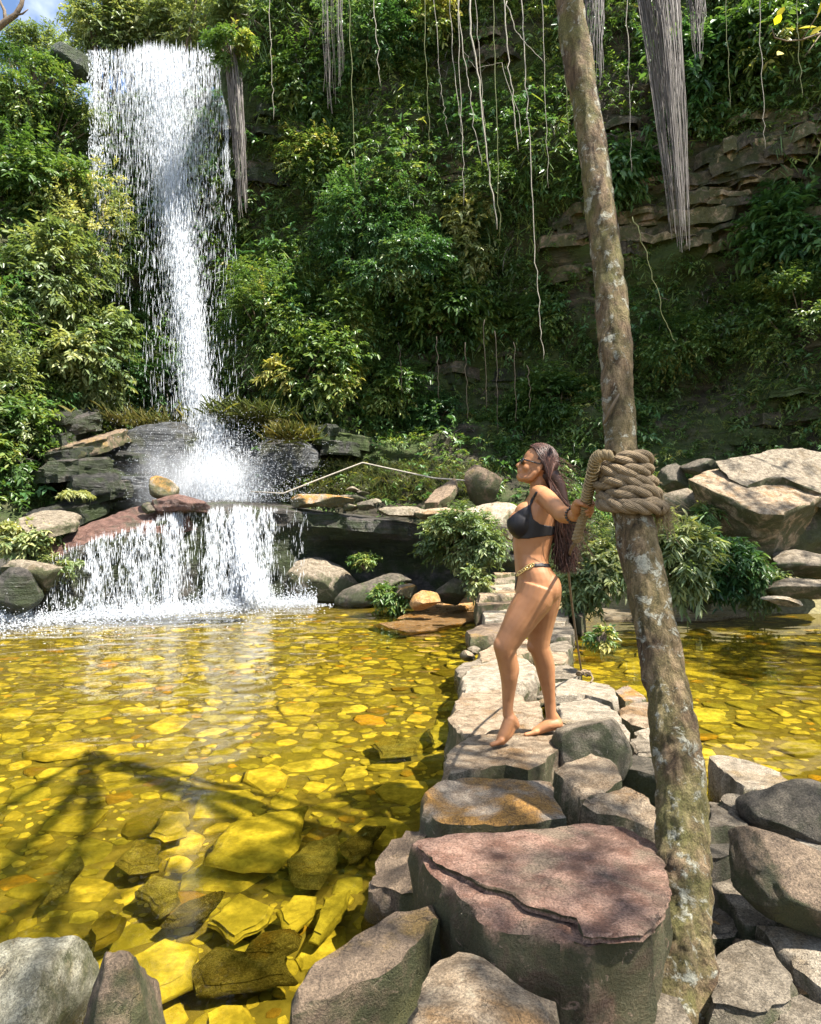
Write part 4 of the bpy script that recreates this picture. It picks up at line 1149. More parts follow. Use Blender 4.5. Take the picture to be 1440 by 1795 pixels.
# the fern that catches the sun
def fern(px, py, Y, r, label, seed, tint=.8, mat='leaf_light', nf=16):
    rg = np.random.default_rng(seed)
    c = Yp(px, py, Y)
    root = empty('fern', c); tag(root, label, 'fern')
    for i in range(nf):
        a = 2 * math.pi * i / nf + rg.normal() * .15
        o = np.array([[math.cos(a), math.sin(a), .9]])
        v, f, t = sprigs(np.array([list(c)]), o, np.array([r * rg.uniform(.8, 1.2)]), 26, np.array([r * .28]), np.array([tint]), rg, .75, .22, stem=.004)
        put('frond', np_mesh('frond', v, f, t), M[mat], root)
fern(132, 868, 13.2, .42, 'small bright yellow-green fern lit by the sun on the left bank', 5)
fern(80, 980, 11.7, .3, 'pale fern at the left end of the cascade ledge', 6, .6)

# trees above the waterfall lip and along the cliff top
TR = [(185, 50, 20.5, (1.1, 1.0, 1.1), 700, .16, .55, 'sparse pale tree between the blue sky and the waterfall lip'),
      (255, 55, 21.0, (1.7, 1.2, 1.4), 1100, .15, .65, 'yellow-green tree right above the waterfall lip'),
      (360, 50, 20.5, (1.7, 1.2, 1.5), 1100, .15, .6, 'yellow-green tree at the right end of the waterfall lip'),
      (330, -10, 22.0, (2.2, 1.5, 1.4), 900, .17, .55, 'taller pale tree behind the two trees over the waterfall lip'),
      (450, 40, 19.4, (1.3, 1.0, 1.5), 800, .17, .5, 'green tree leaning over the cliff right of the waterfall lip'),
      (70, 105, 19.0, (1.1, .9, .6), 520, .13, .4, 'low brownish tree under the patch of sky'),
      (560, 10, 19.2, (1.5, 1.0, 1.2), 700, .18, .5, 'dark limbed tree at the cliff top right of the small sky gap')]
for k, (px, py, Y, r, n, lf, tn, lab) in enumerate(TR):
    c = Yp(px, py, Y)
    b = Yp(px + 10, py + 90, Y + .6)
    b.z = min(b.z, 13.5)
    shrub('tree', b, c, r, n, lf, M['leaf_light'], tn, lab, 'tree', None, 500 + k, trunk_r=.09, length=.5, clump=15, tvar=.1)

# wooded ground further up, behind the cliff edge (outside the picture but for slivers)
rgw = np.random.default_rng(77)
wp = np.stack([rgw.uniform(-26, 26, 2600), rgw.uniform(21, 34, 2600), np.zeros(2600)], 1)
wp[:, 2] = np.interp(wp[:, 0], [-9.5, -4.5, -2], [14, 14, 18]) + rgw.uniform(0, 2.2, 2600) + (wp[:, 1] - 20) * .2
wp = wp[np.abs(wp[:, 0] / wp[:, 1] + .56) > .1]
v, f, t = sprigs(wp, norm(rgw.normal(size=(len(wp), 3)) + np.array([0, -.3, .6])), rgw.uniform(.6, 1.2, len(wp)), 12, rgw.uniform(.2, .34, len(wp)), np.clip(.5 + rgw.normal(size=len(wp)) * .15, 0, 1), rgw, .4)
tag(put('undergrowth', np_mesh('undergrowth', v, f, t), M['leaf'], origin=(0, 26, 14)), 'scrub on the plateau behind the cliff edge', None, None, 'stuff')

# ------------------------------------------------------------------ lianas, hanging roots, branches
M['dark_twig'] = simple_mat('dark_stem', (.045, .036, .026), .85, .2, .3, 25)
M['vine'] = simple_mat('green_vine', (.13, .14, .06), .7, .2, .3, 25)
def liana(pix, Y, r, label, cat='liana', name='liana', mat='liana', seed=0, yjit=.06):
    rg = np.random.default_rng(seed)
    pts = [Yp(px, py, Y) for px, py in pix]
    fine = []
    for i in range(len(pts) - 1):
        for j in range(6):
            q = pts[i].lerp(pts[i + 1], j / 6)
            fine.append(q + Vector((rg.normal() * .018, rg.normal() * yjit * .3, 0)))
    fine.append(pts[-1])
    mb = MB()
    mb.tube(fine, [r * .5 * (1.1 - .45 * i / len(fine)) for i in range(len(fine))], 6)
    return tag(mb.build(name, M[mat]), label, cat)
LI = [([(818, -60), (828, 60), (840, 140), (855, 280), (872, 402)], 15.8, .042, 'thickest pale liana, hanging left of the others'),
      ([(880, -60), (887, 40), (893, 120), (902, 200), (909, 266)], 15.9, .03, 'pale liana ending just above the fine leaved bush on the cliff'),
      ([(912, -60), (917, 50), (922, 150), (932, 300), (940, 460), (946, 560), (953, 630)], 15.4, .024, 'longest thin liana reaching down almost to the hollow'),
      ([(800, -60), (812, 90), (822, 150), (832, 220), (845, 290)], 16.1, .022, 'thin liana left beside the thickest one'),
      ([(786, -60), (793, 60), (803, 190), (814, 250)], 16.2, .018, 'crooked liana, farthest left of the bunch'),
      ([(830, -60), (838, 60), (846, 160), (853, 244)], 16.0, .014, 'hair-thin liana close to the right of the thickest one'),
      ([(888, 0), (903, 50), (925, 80), (952, 108)], 15.6, .02, 'slanting liana that crosses two hanging ones'),
      ([(915, 240), (910, 200), (880, 110), (835, 120), (812, 90)], 16.3, .014, 'looping thin stem behind the lianas'),
      ([(760, -60), (768, 100), (774, 150), (779, 190), (786, 240)], 16.4, .013, 'faint liana beside the bush at the cliff top'),
      ([(1110, 380), (1130, 430), (1150, 500), (1165, 560), (1185, 600)], 14.2, .018, 'curved green vine stem on the slope right of the trunk')]
for k, (pix, Y, r, lab) in enumerate(LI):
    liana(pix, Y, r, lab, seed=k, mat='vine' if Y < 14.3 else 'liana')
for k, (px, y0, y1, Y) in enumerate([(848, 560, 720, 16.6), (868, 580, 760, 16.4), (815, 600, 740, 16.8), (765, 590, 700, 17.0), (900, 600, 740, 16.2), (925, 640, 720, 16.0), (700, 600, 690, 17.2)]):
    o = liana([(px, y0), (px + 3, (y0 + y1) / 2), (px + 5, y1)], Y, .02, 'slim dark stem standing in the shaded hollow of the cliff', 'sapling', 'sapling_stem', 'dark_twig', seed=30 + k)
    o['group'] = 'slim stems in the shaded hollow'

for k in range(12):
    x0 = [470, 612, 655, 742, 803, 865, 950, 985, 1098, 1270, 1330, 1395][k]; Lk = [210, 330, 150, 260, 360, 420, 330, 240, 300, 190, 260, 170][k]
    o = liana([(x0, -60), (x0 + 3, Lk * .3), (x0 + 8, Lk * .7), (x0 + 10 + k % 4, Lk)], 15.2 if x0 < 1000 else 13.6, .014 + .002 * (k % 3), 'hair-thin straight vine hanging from the cliff top', seed=60 + k, yjit=.03, mat='vine' if k % 2 else 'liana')
    o['group'] = 'hair-thin hanging vines'
def root_curtain(px0, px1, py0, tip, Y, n, label, seed, r=.011, spread=1.0):
    """A sheet of hanging rootlets that draws together downwards."""
    rg = np.random.default_rng(seed)
    mb = MB()
    for i in range(n):
        u = rg.uniform(0, 1)
        ll = rg.uniform(.25, 1.0) ** .8
        x0 = px0 + (px1 - px0) * u
        tx = tip[0] + (u - .5) * (px1 - px0) * .32 * spread
        pts = []
        for t in np.linspace(0, ll, 7):
            e = t ** .8
            pts.append(Yp(x0 * (1 - e) + tx * e + rg.normal() * 1.2, py0 + (tip[1] - py0) * t, Y + (u - .5) * .4 + rg.normal() * .04 * (1 - t) + math.sin(u * 6 + 1) * .18))
        mb.tube(pts, list(np.linspace(r, r * .45, 7) * rg.uniform(.6, 1.4)), 3, cap=False)
    V = np.concatenate(mb.V)
    tn = np.repeat(np.clip(rg.normal(.5, .2, n), 0, 1), 21)
    me = np_mesh('hanging_roots', V, mb.F, tn)
    return tag(put('hanging_roots', me, M['dry']), label, 'hanging roots')
root_curtain(1105, 1188, -60, (1196, 445), 13.0, 170, 'long grey curtain of hanging roots at the upper right', 1, r=.0085, spread=1.25)
root_curtain(1196, 1240, -40, (1225, 105), 13.4, 40, 'short root fringe right of the long root curtain', 2)
root_curtain(390, 420, 80, (428, 395), 16.4, 70, 'brown hanging roots at the right edge of the waterfall', 3, r=.011, spread=1.8)
root_curtain(560, 600, -40, (588, 210), 16.0, 26, 'pale hanging moss strands on the cliff top', 4, r=.006, spread=2.5)
0 and root_curtain(690, 720, 90, (705, 240), 16.2, 18, 'greyish hanging strands left of the lianas', 5, r=.006, spread=2.5)
root_curtain(1020, 1060, -40, (1045, 150), 14.6, 40, 'dry strands right behind the upper trunk', 6, r=.01, spread=2)
c_ = Yp(402, 78, 16.2)
shrub('shrub', c_ - Vector((0, -.4, .3)), c_, (.5, .4, .34), 260, .12, M['leaf'], .5, 'small bush at the top of the brown hanging roots by the waterfall lip', 'shrub', None, 460, length=.3)
# mossy stone tongue right of the lip
boulder('rock_pillar', Yp(404, 150, 16.9), (.24, .3, 1.15), M['mossy'], 'mossy brown rock tongue hanging at the right end of the waterfall lip', 90, cuts=4, sub=5, rough=.06, cat='rock pillar')
boulder('boulder', Yp(130, 116, 17.3), (.72, .55, .55), M['wet_black'], 'dark angular rock at the left end of the waterfall lip', 91, cuts=14, sub=5, rough=.04)

# bare branch across the sky corner
mb = MB()
b0 = [Yp(x, y, 9.0) for x, y in [(-30, 75), (-8, 52), (10, 38), (28, 26), (38, 8), (44, -20)]]
mb.tube(b0, [.05, .045, .04, .034, .028, .022], 8)
mb.tube([b0[2], Yp(8, 18, 9.1), Yp(2, 6, 9.1), Yp(-4, -10, 9.2)], [.028, .022, .016, .01], 6)
mb.tube([b0[3], Yp(40, 24, 8.9), Yp(50, 16, 8.9)], [.018, .012, .006], 5)
tag(mb.build('branch', M['bark_twig']), 'bare crooked branch across the blue sky in the top left corner', 'branch')
# yellow leaved twig, near, top right
tw = empty('twig', Yp(1440, 40, 3.2)); tag(tw, 'twig with bright yellow leaves in the top right corner', 'twig')
mb = MB()
tp = [Yp(x, y, d) for x, y, d in [(1500, 40, 3.3), (1440, 58, 3.2), (1405, 70, 3.15), (1380, 72, 3.15), (1358, 66, 3.1), (1352, 45, 3.1)]]
mb.tube(tp, [.006, .005, .004, .0035, .003, .002], 6)
mb.tube([tp[1], Yp(1425, 80, 3.18), Yp(1410, 100, 3.16)], [.003, .0025, .0015], 5)
mb.tube([tp[2], Yp(1425, 40, 3.12), Yp(1436, 22, 3.1)], [.003, .0025, .0015], 5)
mb.build('stem', M['bark_twig'], tw)
for k, (px, py, dx, dy, L) in enumerate([(1358, 44, 12, -22, .085), (1372, 92, -16, 4, .085), (1400, 50, 34, -6, .1), (1432, 32, 6, -26, .09), (1420, 62, 22, -16, .09), (1362, 30, 14, -20, .07), (1436, 52, 24, -10, .1)]):
    b = Yp(px, py, 3.12 + .02 * k); e = Yp(px + dx, py + dy, 3.05 + .03 * k)
    v, f, t = leaf_arrays6(np.array([list(b)]), np.array([list(e - b)]), np.array([[.15, -.8, .5]]), np.array([L * .8]), np.array([L * .4]), np.array([.4 + .1 * (k % 4)]), fold=.1, droop=.1)
    put('leaf', np_mesh('leaf', v, f, t), M['leaf_yellow'], tw)

# ------------------------------------------------------------------ falling water: drops and streaks, thin sheets, mist
def foam_mat():
    m, nt, N, L, out = new_mat('white_water')
    b = principled(nt, None, (.78, .81, .85), .25, None, .5)
    tr = N.new('ShaderNodeBsdfTranslucent'); tr.inputs['Color'].default_value = (.86, .89, .93, 1)
    mx = N.new('ShaderNodeMixShader'); mx.inputs[0].default_value = .5
    L.new(b.outputs['BSDF'], mx.inputs[1]); L.new(tr.outputs[0], mx.inputs[2]); L.new(mx.outputs[0], out.inputs['Surface'])
    return m
M['foam'] = foam_mat()

def sheet_mat(name, sc, lo, hi, stretch):
    """A broken film of falling water: threads of white with clear gaps."""
    m, nt, N, L, out = new_mat(name)
    pos = N.new('ShaderNodeNewGeometry').outputs['Position']
    a = noise_tex(nt, pos, sc, 6, .7, stretch=stretch)
    b_ = noise_tex(nt, pos, sc * .35, 3, .6, stretch=stretch)
    d = noise_tex(nt, pos, sc * 2.5, 3, .7)
    at = N.new('ShaderNodeAttribute'); at.attribute_name = 'tint'
    f = fmath(nt, 'ADD', fmath(nt, 'MULTIPLY', a, .6), fmath(nt, 'ADD', fmath(nt, 'MULTIPLY', b_, .25), fmath(nt, 'MULTIPLY', d, .15)))
    f = fmath(nt, 'ADD', f, fmath(nt, 'SUBTRACT', at.outputs['Fac'], .5))
    al = ramp(nt, f, [(lo, 0), (hi, .38)])
    b = principled(nt, None, (.84, .88, .93), .3, None, .5)
    tl = N.new('ShaderNodeBsdfTranslucent'); tl.inputs['Color'].default_value = (.84, .88, .93, 1)
    mx = N.new('ShaderNodeMixShader'); mx.inputs[0].default_value = .5
    L.new(b.outputs['BSDF'], mx.inputs[1]); L.new(tl.outputs[0], mx.inputs[2])
    tp = N.new('ShaderNodeBsdfTransparent')
    m2 = N.new('ShaderNodeMixShader')
    L.new(al, m2.inputs[0]); L.new(tp.outputs[0], m2.inputs[1]); L.new(mx.outputs[0], m2.inputs[2])
    L.new(m2.outputs[0], out.inputs['Surface'])
    return m

def drops(p, length, width, rg, vel=None):
    """Each drop or streak a small three-sided double cone."""
    n = len(p)
    ax = np.tile(np.array([0, 0, -1.0]), (n, 1)) if vel is None else norm(vel)
    ax = norm(ax + rg.normal(size=(n, 3)) * .03)
    s = norm(np.cross(ax, rg.normal(size=(n, 3))))
    u = np.cross(ax, s)
    L = length[:, None]; W = width[:, None]
    a = p - ax * L * .5; e = p + ax * L * .5
    m_ = p + ax * L * .18
    k = [m_ + W * .5 * (s * math.cos(t) + u * math.sin(t)) for t in (0, 2.094, 4.189)]
    V = np.stack([a, k[0], k[1], k[2], e], 1).reshape(-1, 3)
    i = np.arange(n)[:, None] * 5
    Fc = np.concatenate([i + np.array([[0, 1, 2]]), i + np.array([[0, 2, 3]]), i + np.array([[0, 3, 1]]), i + np.array([[4, 2, 1]]), i + np.array([[4, 3, 2]]), i + np.array([[4, 1, 3]])])
    return V, Fc

rg = np.random.default_rng(21)
FY = 17.0
def fx_(py, px): return Yp(px, py, FY)
ctr_y = [70, 300, 500, 680, 780, 890]
ctr_x = [285, 300, 325, 346, 366, 392]
ctr_w = [46, 30, 24, 26, 38, 62]
fall = empty('waterfall', Yp(385, 880, 15.5))
tag(fall, 'tall white waterfall dropping from the lip at the cliff top', 'waterfall')
# main stream
n = 27000
py = 74 + rg.uniform(0, 9, n) + (880 - 80) * rg.uniform(0, 1, n) ** .8
cx = np.interp(py, ctr_y, ctr_x); cw = np.interp(py, ctr_y, ctr_w)
px = cx + rg.normal(size=n) * cw * .5 * (1 + (rg.uniform(0, 1, n) < .2) * .9)
dep = np.interp(py, [80, 300, 700, 890], [17.45, 17.2, 16.3, 14.9]) + rg.normal(size=n) * .22
pts = np.array([list(Yp(a, b, c)) for a, b, c in zip(px, py, dep)])
V, Fc = drops(pts, np.where(rg.uniform(0, 1, n) < .6, rg.uniform(.12, .4, n), rg.uniform(.03, .1, n)) * np.interp(py, [80, 200, 600, 890], [1.1, 1.1, .9, .5]), rg.uniform(.005, .014, n), rg)
put('main_stream', np_mesh('main_stream', V, Fc), M['foam'], fall)['kind'] = 'stuff'
# curtain across the whole lip, thinning out below
n = 14000
u = 279 + 111 * np.clip(rg.normal(size=n) * .62, -1.02, 1.0)
thread = np.round(u / 7) * 7 + rg.normal(size=n) * 1.6
px = np.where(rg.uniform(0, 1, n) < .6, thread, u)
fallen = rg.gamma(1.3, 1.0, n) * 92
fallen = np.where(rg.uniform(0, 1, n) < .12, rg.uniform(0, 640, n), fallen)
py = 84 + np.abs(px - 285) * .05 + fbm(np.stack([px / 26, px * 0, px * 0], 1), 3, 5) * 9 + fallen
px = px + (py - 86) * .035 * (px > 230) + rg.normal(size=n) * np.clip((py - 86) / 300, 0, 1) * 5
keep = (py < 760) & (rg.uniform(0, 1, n) < np.where(px < 225, .75, 1))
px, py = px[keep], py[keep]; n = len(px)
pts = np.array([list(Yp(a, b, c)) for a, b, c in zip(px, py, 17.35 - (py - 86) / 700 * 1.2 + rg.normal(size=n) * .25)])
V, Fc = drops(pts, np.where(rg.uniform(0, 1, n) < .6, rg.uniform(.12, .45, n), rg.uniform(.03, .1, n)), rg.uniform(.004, .011, n), rg)
put('water_curtain', np_mesh('water_curtain', V, Fc), M['foam'], fall)['kind'] = 'stuff'
# thin stray threads on the left
n = 1500
px = rg.choice([160, 168, 176, 186], n) + rg.normal(size=n) * 3; py = 90 + rg.uniform(0, 1, n) ** 1.3 * 420
pts = np.array([list(Yp(a, b, 17.0)) for a, b in zip(px, py)])
V, Fc = drops(pts, rg.uniform(.05, .15, n), rg.uniform(.008, .02, n), rg)
put('stray_threads', np_mesh('stray_threads', V, Fc), M['foam'], fall)['kind'] = 'stuff'
# spray thrown up where it lands
n = 12000
cxs = rg.choice([388, 420, 300, 240, 500], n, p=[.45, .25, .14, .08, .08])
px = cxs + rg.normal(size=n) * 34; py = 880 - np.abs(rg.normal(size=n)) * 60
pts = np.array([list(Yp(a, b, c)) for a, b, c in zip(px, py, 15.0 + rg.normal(size=n) * .5)])
V, Fc = drops(pts, rg.uniform(.01, .035, n), rg.uniform(.006, .016, n), rg, rg.normal(size=(n, 3)))
put('spray', np_mesh('spray', V, Fc), M['foam'], fall)['kind'] = 'stuff'

def sheet(name, cols, mat, parent, nz=40, bulge=.1):
    """cols: (x, y, z_top, z_bottom, throw, density)."""
    V, T = [], []
    for (x, y, z1, z0, th, dn) in cols:
        for j in range(nz):
            t = j / (nz - 1)
            V.append((x + .05 * math.sin(x * 9 + t * 5), y - th * math.sqrt(t) + .05 * math.sin(x * 13 + t * 3), z1 + (z0 - z1) * t)); T.append(dn * (1 - .0 * t))
    m = len(cols)
    ii = np.arange(m - 1)[:, None] * nz + np.arange(nz - 1)[None, :]
    return put(name, np_mesh(name, np.array(V), np.stack([ii, ii + nz, ii + nz + 1, ii + 1], -1).reshape(-1, 4), T), mat, parent)
M['film_tall'] = sheet_mat('falling_film_tall', 4.5, .42, .66, (1, 1, .16))
M['film_low'] = sheet_mat('falling_film_low', 5.5, .4, .6, (1, 1, .22))
cols = []
for px in np.linspace(172, 388, 90):
    a = Yp(px, 84 + abs(px - 290) * .05, 17.42); b = Yp(px + 14, 420, 17.1)
    dn = np.interp(px, [172, 200, 250, 290, 330, 370, 388], [.02, .16, .28, .38, .28, .16, .02])
    cols.append((a.x, a.y, a.z, b.z, .35, dn))
so = sheet('water_film', cols, M['film_tall'], fall, 60)
# the film thins out as it falls
me = so.data; t_ = np.empty(len(me.vertices), np.float32); me.attributes['tint'].data.foreach_get('value', t_)
jj = np.tile(np.linspace(0, 1, 60), len(cols)); t_ = t_ - .3 * jj ** 1.3
me.attributes['tint'].data.foreach_set('value', t_)

# the lower cascade, wall of threads from the ledge to the pool
casc = empty('cascade', (-4.2, 12.6, 0))
tag(casc, 'low wide cascade of thin white threads pouring off the rock ledge into the pool', 'cascade')
lx = [p[0] for p in LEDGE]
def lip(x): return np.interp(x, lx, [p[1] for p in LEDGE]), np.interp(x, lx, [p[2] for p in LEDGE])
X0, X1 = -6.9, -2.25
n = 16500
nth = 250
tc = np.sort(rg.uniform(X0, X1, nth)); tw_ = rg.gamma(.85, 1.0, nth)
dens = np.interp(tc, [X0, -6.1, -5.7, -5.3, -4.6, -3.9, -3.4, -2.9, -2.6, X1], [.6, .5, .8, .9, 1.0, 1.0, 1.4, .7, .7, 1.0])
# gaps where the wall shows
gap = (vnoise(np.stack([tc * 2.6, tc * 0, tc * 0], 1), 3) > -.2)
wgt = tw_ * dens * np.where(gap, 1, .12); wgt /= wgt.sum()
ti = rg.choice(nth, n, p=wgt)
t = rg.uniform(0, 1, n)
wander = .05 * np.sin(t * 9 + ti * 1.7) + .03 * np.sin(t * 23 + ti)
x = tc[ti] + wander + rg.normal(size=n) * (.008 + .03 * t)
ly, lz = lip(x)
y = ly - .06 - .28 * np.sqrt(t) + rg.normal(size=n) * .05
z = lz * (1 - t) + .02
pts = np.stack([x, y, z], 1)
V, Fc = drops(pts, np.where(rg.uniform(0, 1, n) < .6, rg.uniform(.08, .26, n), rg.uniform(.02, .08, n)), rg.uniform(.0045, .012, n), rg)
put('threads', np_mesh('threads', V, Fc), M['foam'], casc)['kind'] = 'stuff'
# the strong slanting jet towards the right
n = 4500
t = rg.uniform(0, 1, n)
a, b = Yp(408, 905, 13.7), Yp(452, 1052, 13.2)
pts = np.array(list(a))[None] * (1 - t[:, None]) + np.array(list(b))[None] * t[:, None] + rg.normal(size=(n, 3)) * np.array([.11, .1, .05]) * (.5 + .7 * t[:, None])
V, Fc = drops(pts, rg.uniform(.05, .22, n), rg.uniform(.006, .016, n), rg)
put('jet', np_mesh('jet', V, Fc), M['foam'], casc)['kind'] = 'stuff'
cols = []
for xx in np.linspace(X0, X1, 160):
    yy_, zz_ = lip(xx)
    dn = np.interp(xx, [X0, -6.2, -5.7, -4.8, -3.6, -3.1, -2.8, X1], [.2, .2, .24, .28, .28, .32, .2, .26])
    cols.append((xx, yy_ - .05, zz_ + .02, .0, .25, dn))
sheet('water_film', cols, M['film_low'], casc)
# foam where it meets the pool
n = 17000
x = rg.uniform(-7.6, -2.0, n)
ly, lz = lip(x)
y = ly - .3 - rg.gamma(1.0, .2, n); z = np.abs(rg.normal(size=n)) * .09 * np.where(rg.uniform(0, 1, n) < .2, 2.2, 1)
V, Fc = drops(np.stack([x, y, z], 1), rg.uniform(.012, .045, n), rg.uniform(.008, .026, n), rg, rg.normal(size=(n, 3)))
tag(put('foam', np_mesh('foam', V, Fc), M['foam'], origin=(-4.8, 12.4, 0)), 'white foam line where the cascade meets the pool', None, None, 'stuff')
# drops that pelt the pool surface in front of it
n = 1500
x = rg.uniform(-7.0, -1.6, n); ly, lz = lip(x); y = ly - .4 - rg.gamma(1.2, .8, n)
V, Fc = drops(np.stack([x, y, np.full(n, .006)], 1), rg.uniform(.02, .06, n), rg.uniform(.01, .02, n), rg, np.stack([rg.normal(size=n), rg.normal(size=n), np.zeros(n)], 1))
tag(put('splash_drops', np_mesh('splash_drops', V, Fc), M['foam'], origin=(-4.3, 11, 0)), 'scattered splash drops on the pool in front of the cascade', None, None, 'stuff')

# mist: soft clouds of vapour, denser in the middle
def mist(c, size, dens, label):
    m, nt, N, L, out = new_mat('mist_air')
    tc = N.new('ShaderNodeTexCoord').outputs['Object']
    mp = N.new('ShaderNodeMapping'); mp.inputs['Scale'].default_value = tuple(1 / s for s in size)
    L.new(tc, mp.inputs['Vector'])
    ln = N.new('ShaderNodeVectorMath'); ln.operation = 'LENGTH'; L.new(mp.outputs['Vector'], ln.inputs[0])
    g = ramp(nt, ln.outputs['Value'], [(.15, 1), (.95, 0)], 'EASE')
    nz_ = ramp(nt, noise_tex(nt, tc, 1.6, 4, .6), [(.32, .1), (.7, 1.5)])
    pv = N.new('ShaderNodeVolumePrincipled'); pv.inputs['Color'].default_value = (.95, .97, 1, 1)
    L.new(fmath(nt, 'MULTIPLY', fmath(nt, 'MULTIPLY', g, nz_), dens), pv.inputs['Density'])
    L.new(pv.outputs[0], out.inputs['Volume'])
    b = MB(); b.ell((0, 0, 0), size, ku=24, kv=14)
    me = b.mesh('mist')
    me.transform(Matrix.Translation(c))
    o = put('mist', me, m, origin=c)
    return tag(o, label, None, None, 'stuff')
mist(Yp(330, 850, 15.4), (2.4, 1.2, 1.2), 1.25, 'fine mist drifting round the plunge of the waterfall')
mist(Yp(235, 1075, 12.0), (2.2, .7, .4), .3, 'mist low over the pool at the foot of the cascade')

# ------------------------------------------------------------------ the leaning tree with the rope
TRK = [(1188, 1790, 2.02, 92), (1189, 1712, 2.05, 74), (1190, 1640, 2.10, 58), (1195, 1540, 2.18, 51), (1196, 1430, 2.28, 48.5), (1188, 1320, 2.38, 46), (1172, 1220, 2.47, 43), (1153, 1120, 2.56, 40.5), (1134, 1030, 2.64, 38.5), (1118, 950, 2.71, 37), (1103, 880, 2.77, 34.5),
       (1090, 800, 2.83, 31.5), (1084, 720, 2.89, 29.5), (1080, 620, 2.96, 29.5), (1071, 520, 3.02, 29), (1060, 420, 3.08, 28.5), (1047, 320, 3.13, 28), (1033, 220, 3.18, 27), (1015, 120, 3.22, 26.5), (1000, 20, 3.26, 26), (985, -90, 3.32, 25), (965, -260, 3.42, 25), (950, -480, 3.55, 25)]
tk_p = [P(a, b, d) for a, b, d, w_ in TRK]
tk_r = [w_ * .89 * d / F for a, b, d, w_ in TRK]

def interp_path(pts, rad, n):
    """Catmull-Rom through the points."""
    pts = [np.array(list(p)) for p in pts]
    e = [pts[0] * 2 - pts[1]] + pts + [pts[-1] * 2 - pts[-2]]
    out, rr = [], []
    m = len(pts) - 1
    for i in range(n):
        t = i / (n - 1) * m; k = min(int(t), m - 1); f = t - k
        p0, p1, p2, p3 = e[k:k + 4]
        out.append(.5 * (2 * p1 + (p2 - p0) * f + (2 * p0 - 5 * p1 + 4 * p2 - p3) * f * f + (3 * p1 - p0 - 3 * p2 + p3) * f ** 3))
        rr.append(rad[k] * (1 - f) + rad[k + 1] * f)
    return np.array(out), np.array(rr)

def bark_mat():
    m, nt, N, L, out = new_mat('mossy_bark')
    pos = N.new('ShaderNodeNewGeometry').outputs['Position']
    a = noise_tex(nt, pos, 26, 8, .7, stretch=(1, 1, .35), dist=.6)
    b = noise_tex(nt, pos, 6, 5, .6)
    fine = noise_tex(nt, pos, 150, 4, .7)
    l = noise_tex(nt, pos, 14, 9, .72, dist=.4)
    c = ramp(nt, a, [(.34, (.026, .016, .009)), (.5, (.125, .083, .046)), (.66, (.28, .2, .12))])
    sx = N.new('ShaderNodeSeparateXYZ'); L.new(pos, sx.inputs[0])
    high = ramp(nt, fmath(nt, 'DIVIDE', sx.outputs['Z'], 5), [(.3, 0), (.52, .8)])
    low = ramp(nt, fmath(nt, 'DIVIDE', sx.outputs['Z'], 5), [(.1, .75), (.22, .35)])
    mossn = ramp(nt, b, [(.42, 0), (.6, 1)])
    mo = fmath(nt, 'MULTIPLY', mossn, fmath(nt, 'MAXIMUM', high, low))
    c = mixc(nt, fmath(nt, 'MULTIPLY', mo, .75), c, mixc(nt, fine, (.07, .075, .018), (.2, .2, .06)))
    li = ramp(nt, l, [(.545, 0), (.6, .8)])
    c = mixc(nt, li, c, mixc(nt, fine, (.26, .27, .2), (.52, .5, .42)))
    c = mixc(nt, 1.0, c, ramp(nt, fine, [(.35, .65), (.6, 1.1)]), 'MULTIPLY')
    h = fmath(nt, 'ADD', a, fmath(nt, 'MULTIPLY', fine, .2))
    h = fmath(nt, 'ADD', h, fmath(nt, 'MULTIPLY', li, .12))
    principled(nt, out, c, .85, bump(nt, h, 1.0, .035), .25)
    return m
M['bark'] = bark_mat()
tree = empty('leaning_tree', tk_p[1]); tree.location.z = 0
tag(tree, 'slender mossy leaning tree with a thick rope wound round its trunk', 'tree')
tc_, tr_ = interp_path(tk_p, tk_r, 620)
KS = 72
Vt = []
tang = norm(np.gradient(tc_, axis=0)); nn_ = np.array([1.0, 0, 0])
for i in range(len(tc_)):
    nn_ = nn_ - tang[i] * (nn_ @ tang[i]); nn_ /= np.linalg.norm(nn_)
    bb = np.cross(tang[i], nn_)
    a = np.linspace(0, 2 * math.pi, KS, endpoint=False)
    flare = 1 + np.clip((.35 - tc_[i][2]) / .45, 0, 1) ** 1.5 * .4 * np.cos(a * 4 + .6) ** 2
    Vt.append(tc_[i] + (np.cos(a)[:, None] * nn_ + np.sin(a)[:, None] * bb) * (tr_[i] * flare)[:, None])
Vt = np.concatenate(Vt); ax_ = np.repeat(tc_, KS, 0)
rad_ = norm(Vt - ax_)
lowz = np.clip((1.6 - Vt[:, 2]) / 1.4, .35, 1)
disp = fbm(Vt * np.array([9, 9, 4]), 4, 3) * .013 + fbm(Vt * np.array([34, 34, 14]), 4, 5) * .011 * (.6 + lowz)
ridg = np.abs(fbm(Vt * np.array([26, 26, 8]) + fbm(Vt * 6, 2, 9)[:, None] * .6, 3, 8)); disp += (np.clip(ridg, 0, .28) - .16) * .038 * lowz
Vt = Vt + rad_ * disp[:, None]
ii = np.arange(len(tc_) - 1)[:, None] * KS
jj = np.arange(KS)[None, :]
Ft = np.stack([ii + jj, ii + (jj + 1) % KS, ii + KS + (jj + 1) % KS, ii + KS + jj], -1).reshape(-1, 4)
put('trunk', np_mesh('trunk', Vt, Ft), M['bark'], tree)
mb = MB()
mb.tube([P(1060, 742, 2.84), P(1068, 722, 2.82), P(1078, 704, 2.8), P(1086, 690, 2.8)], [.006, .007, .006, .003], 6)
mb.build('broken_twig', M['bark_twig'], tree)
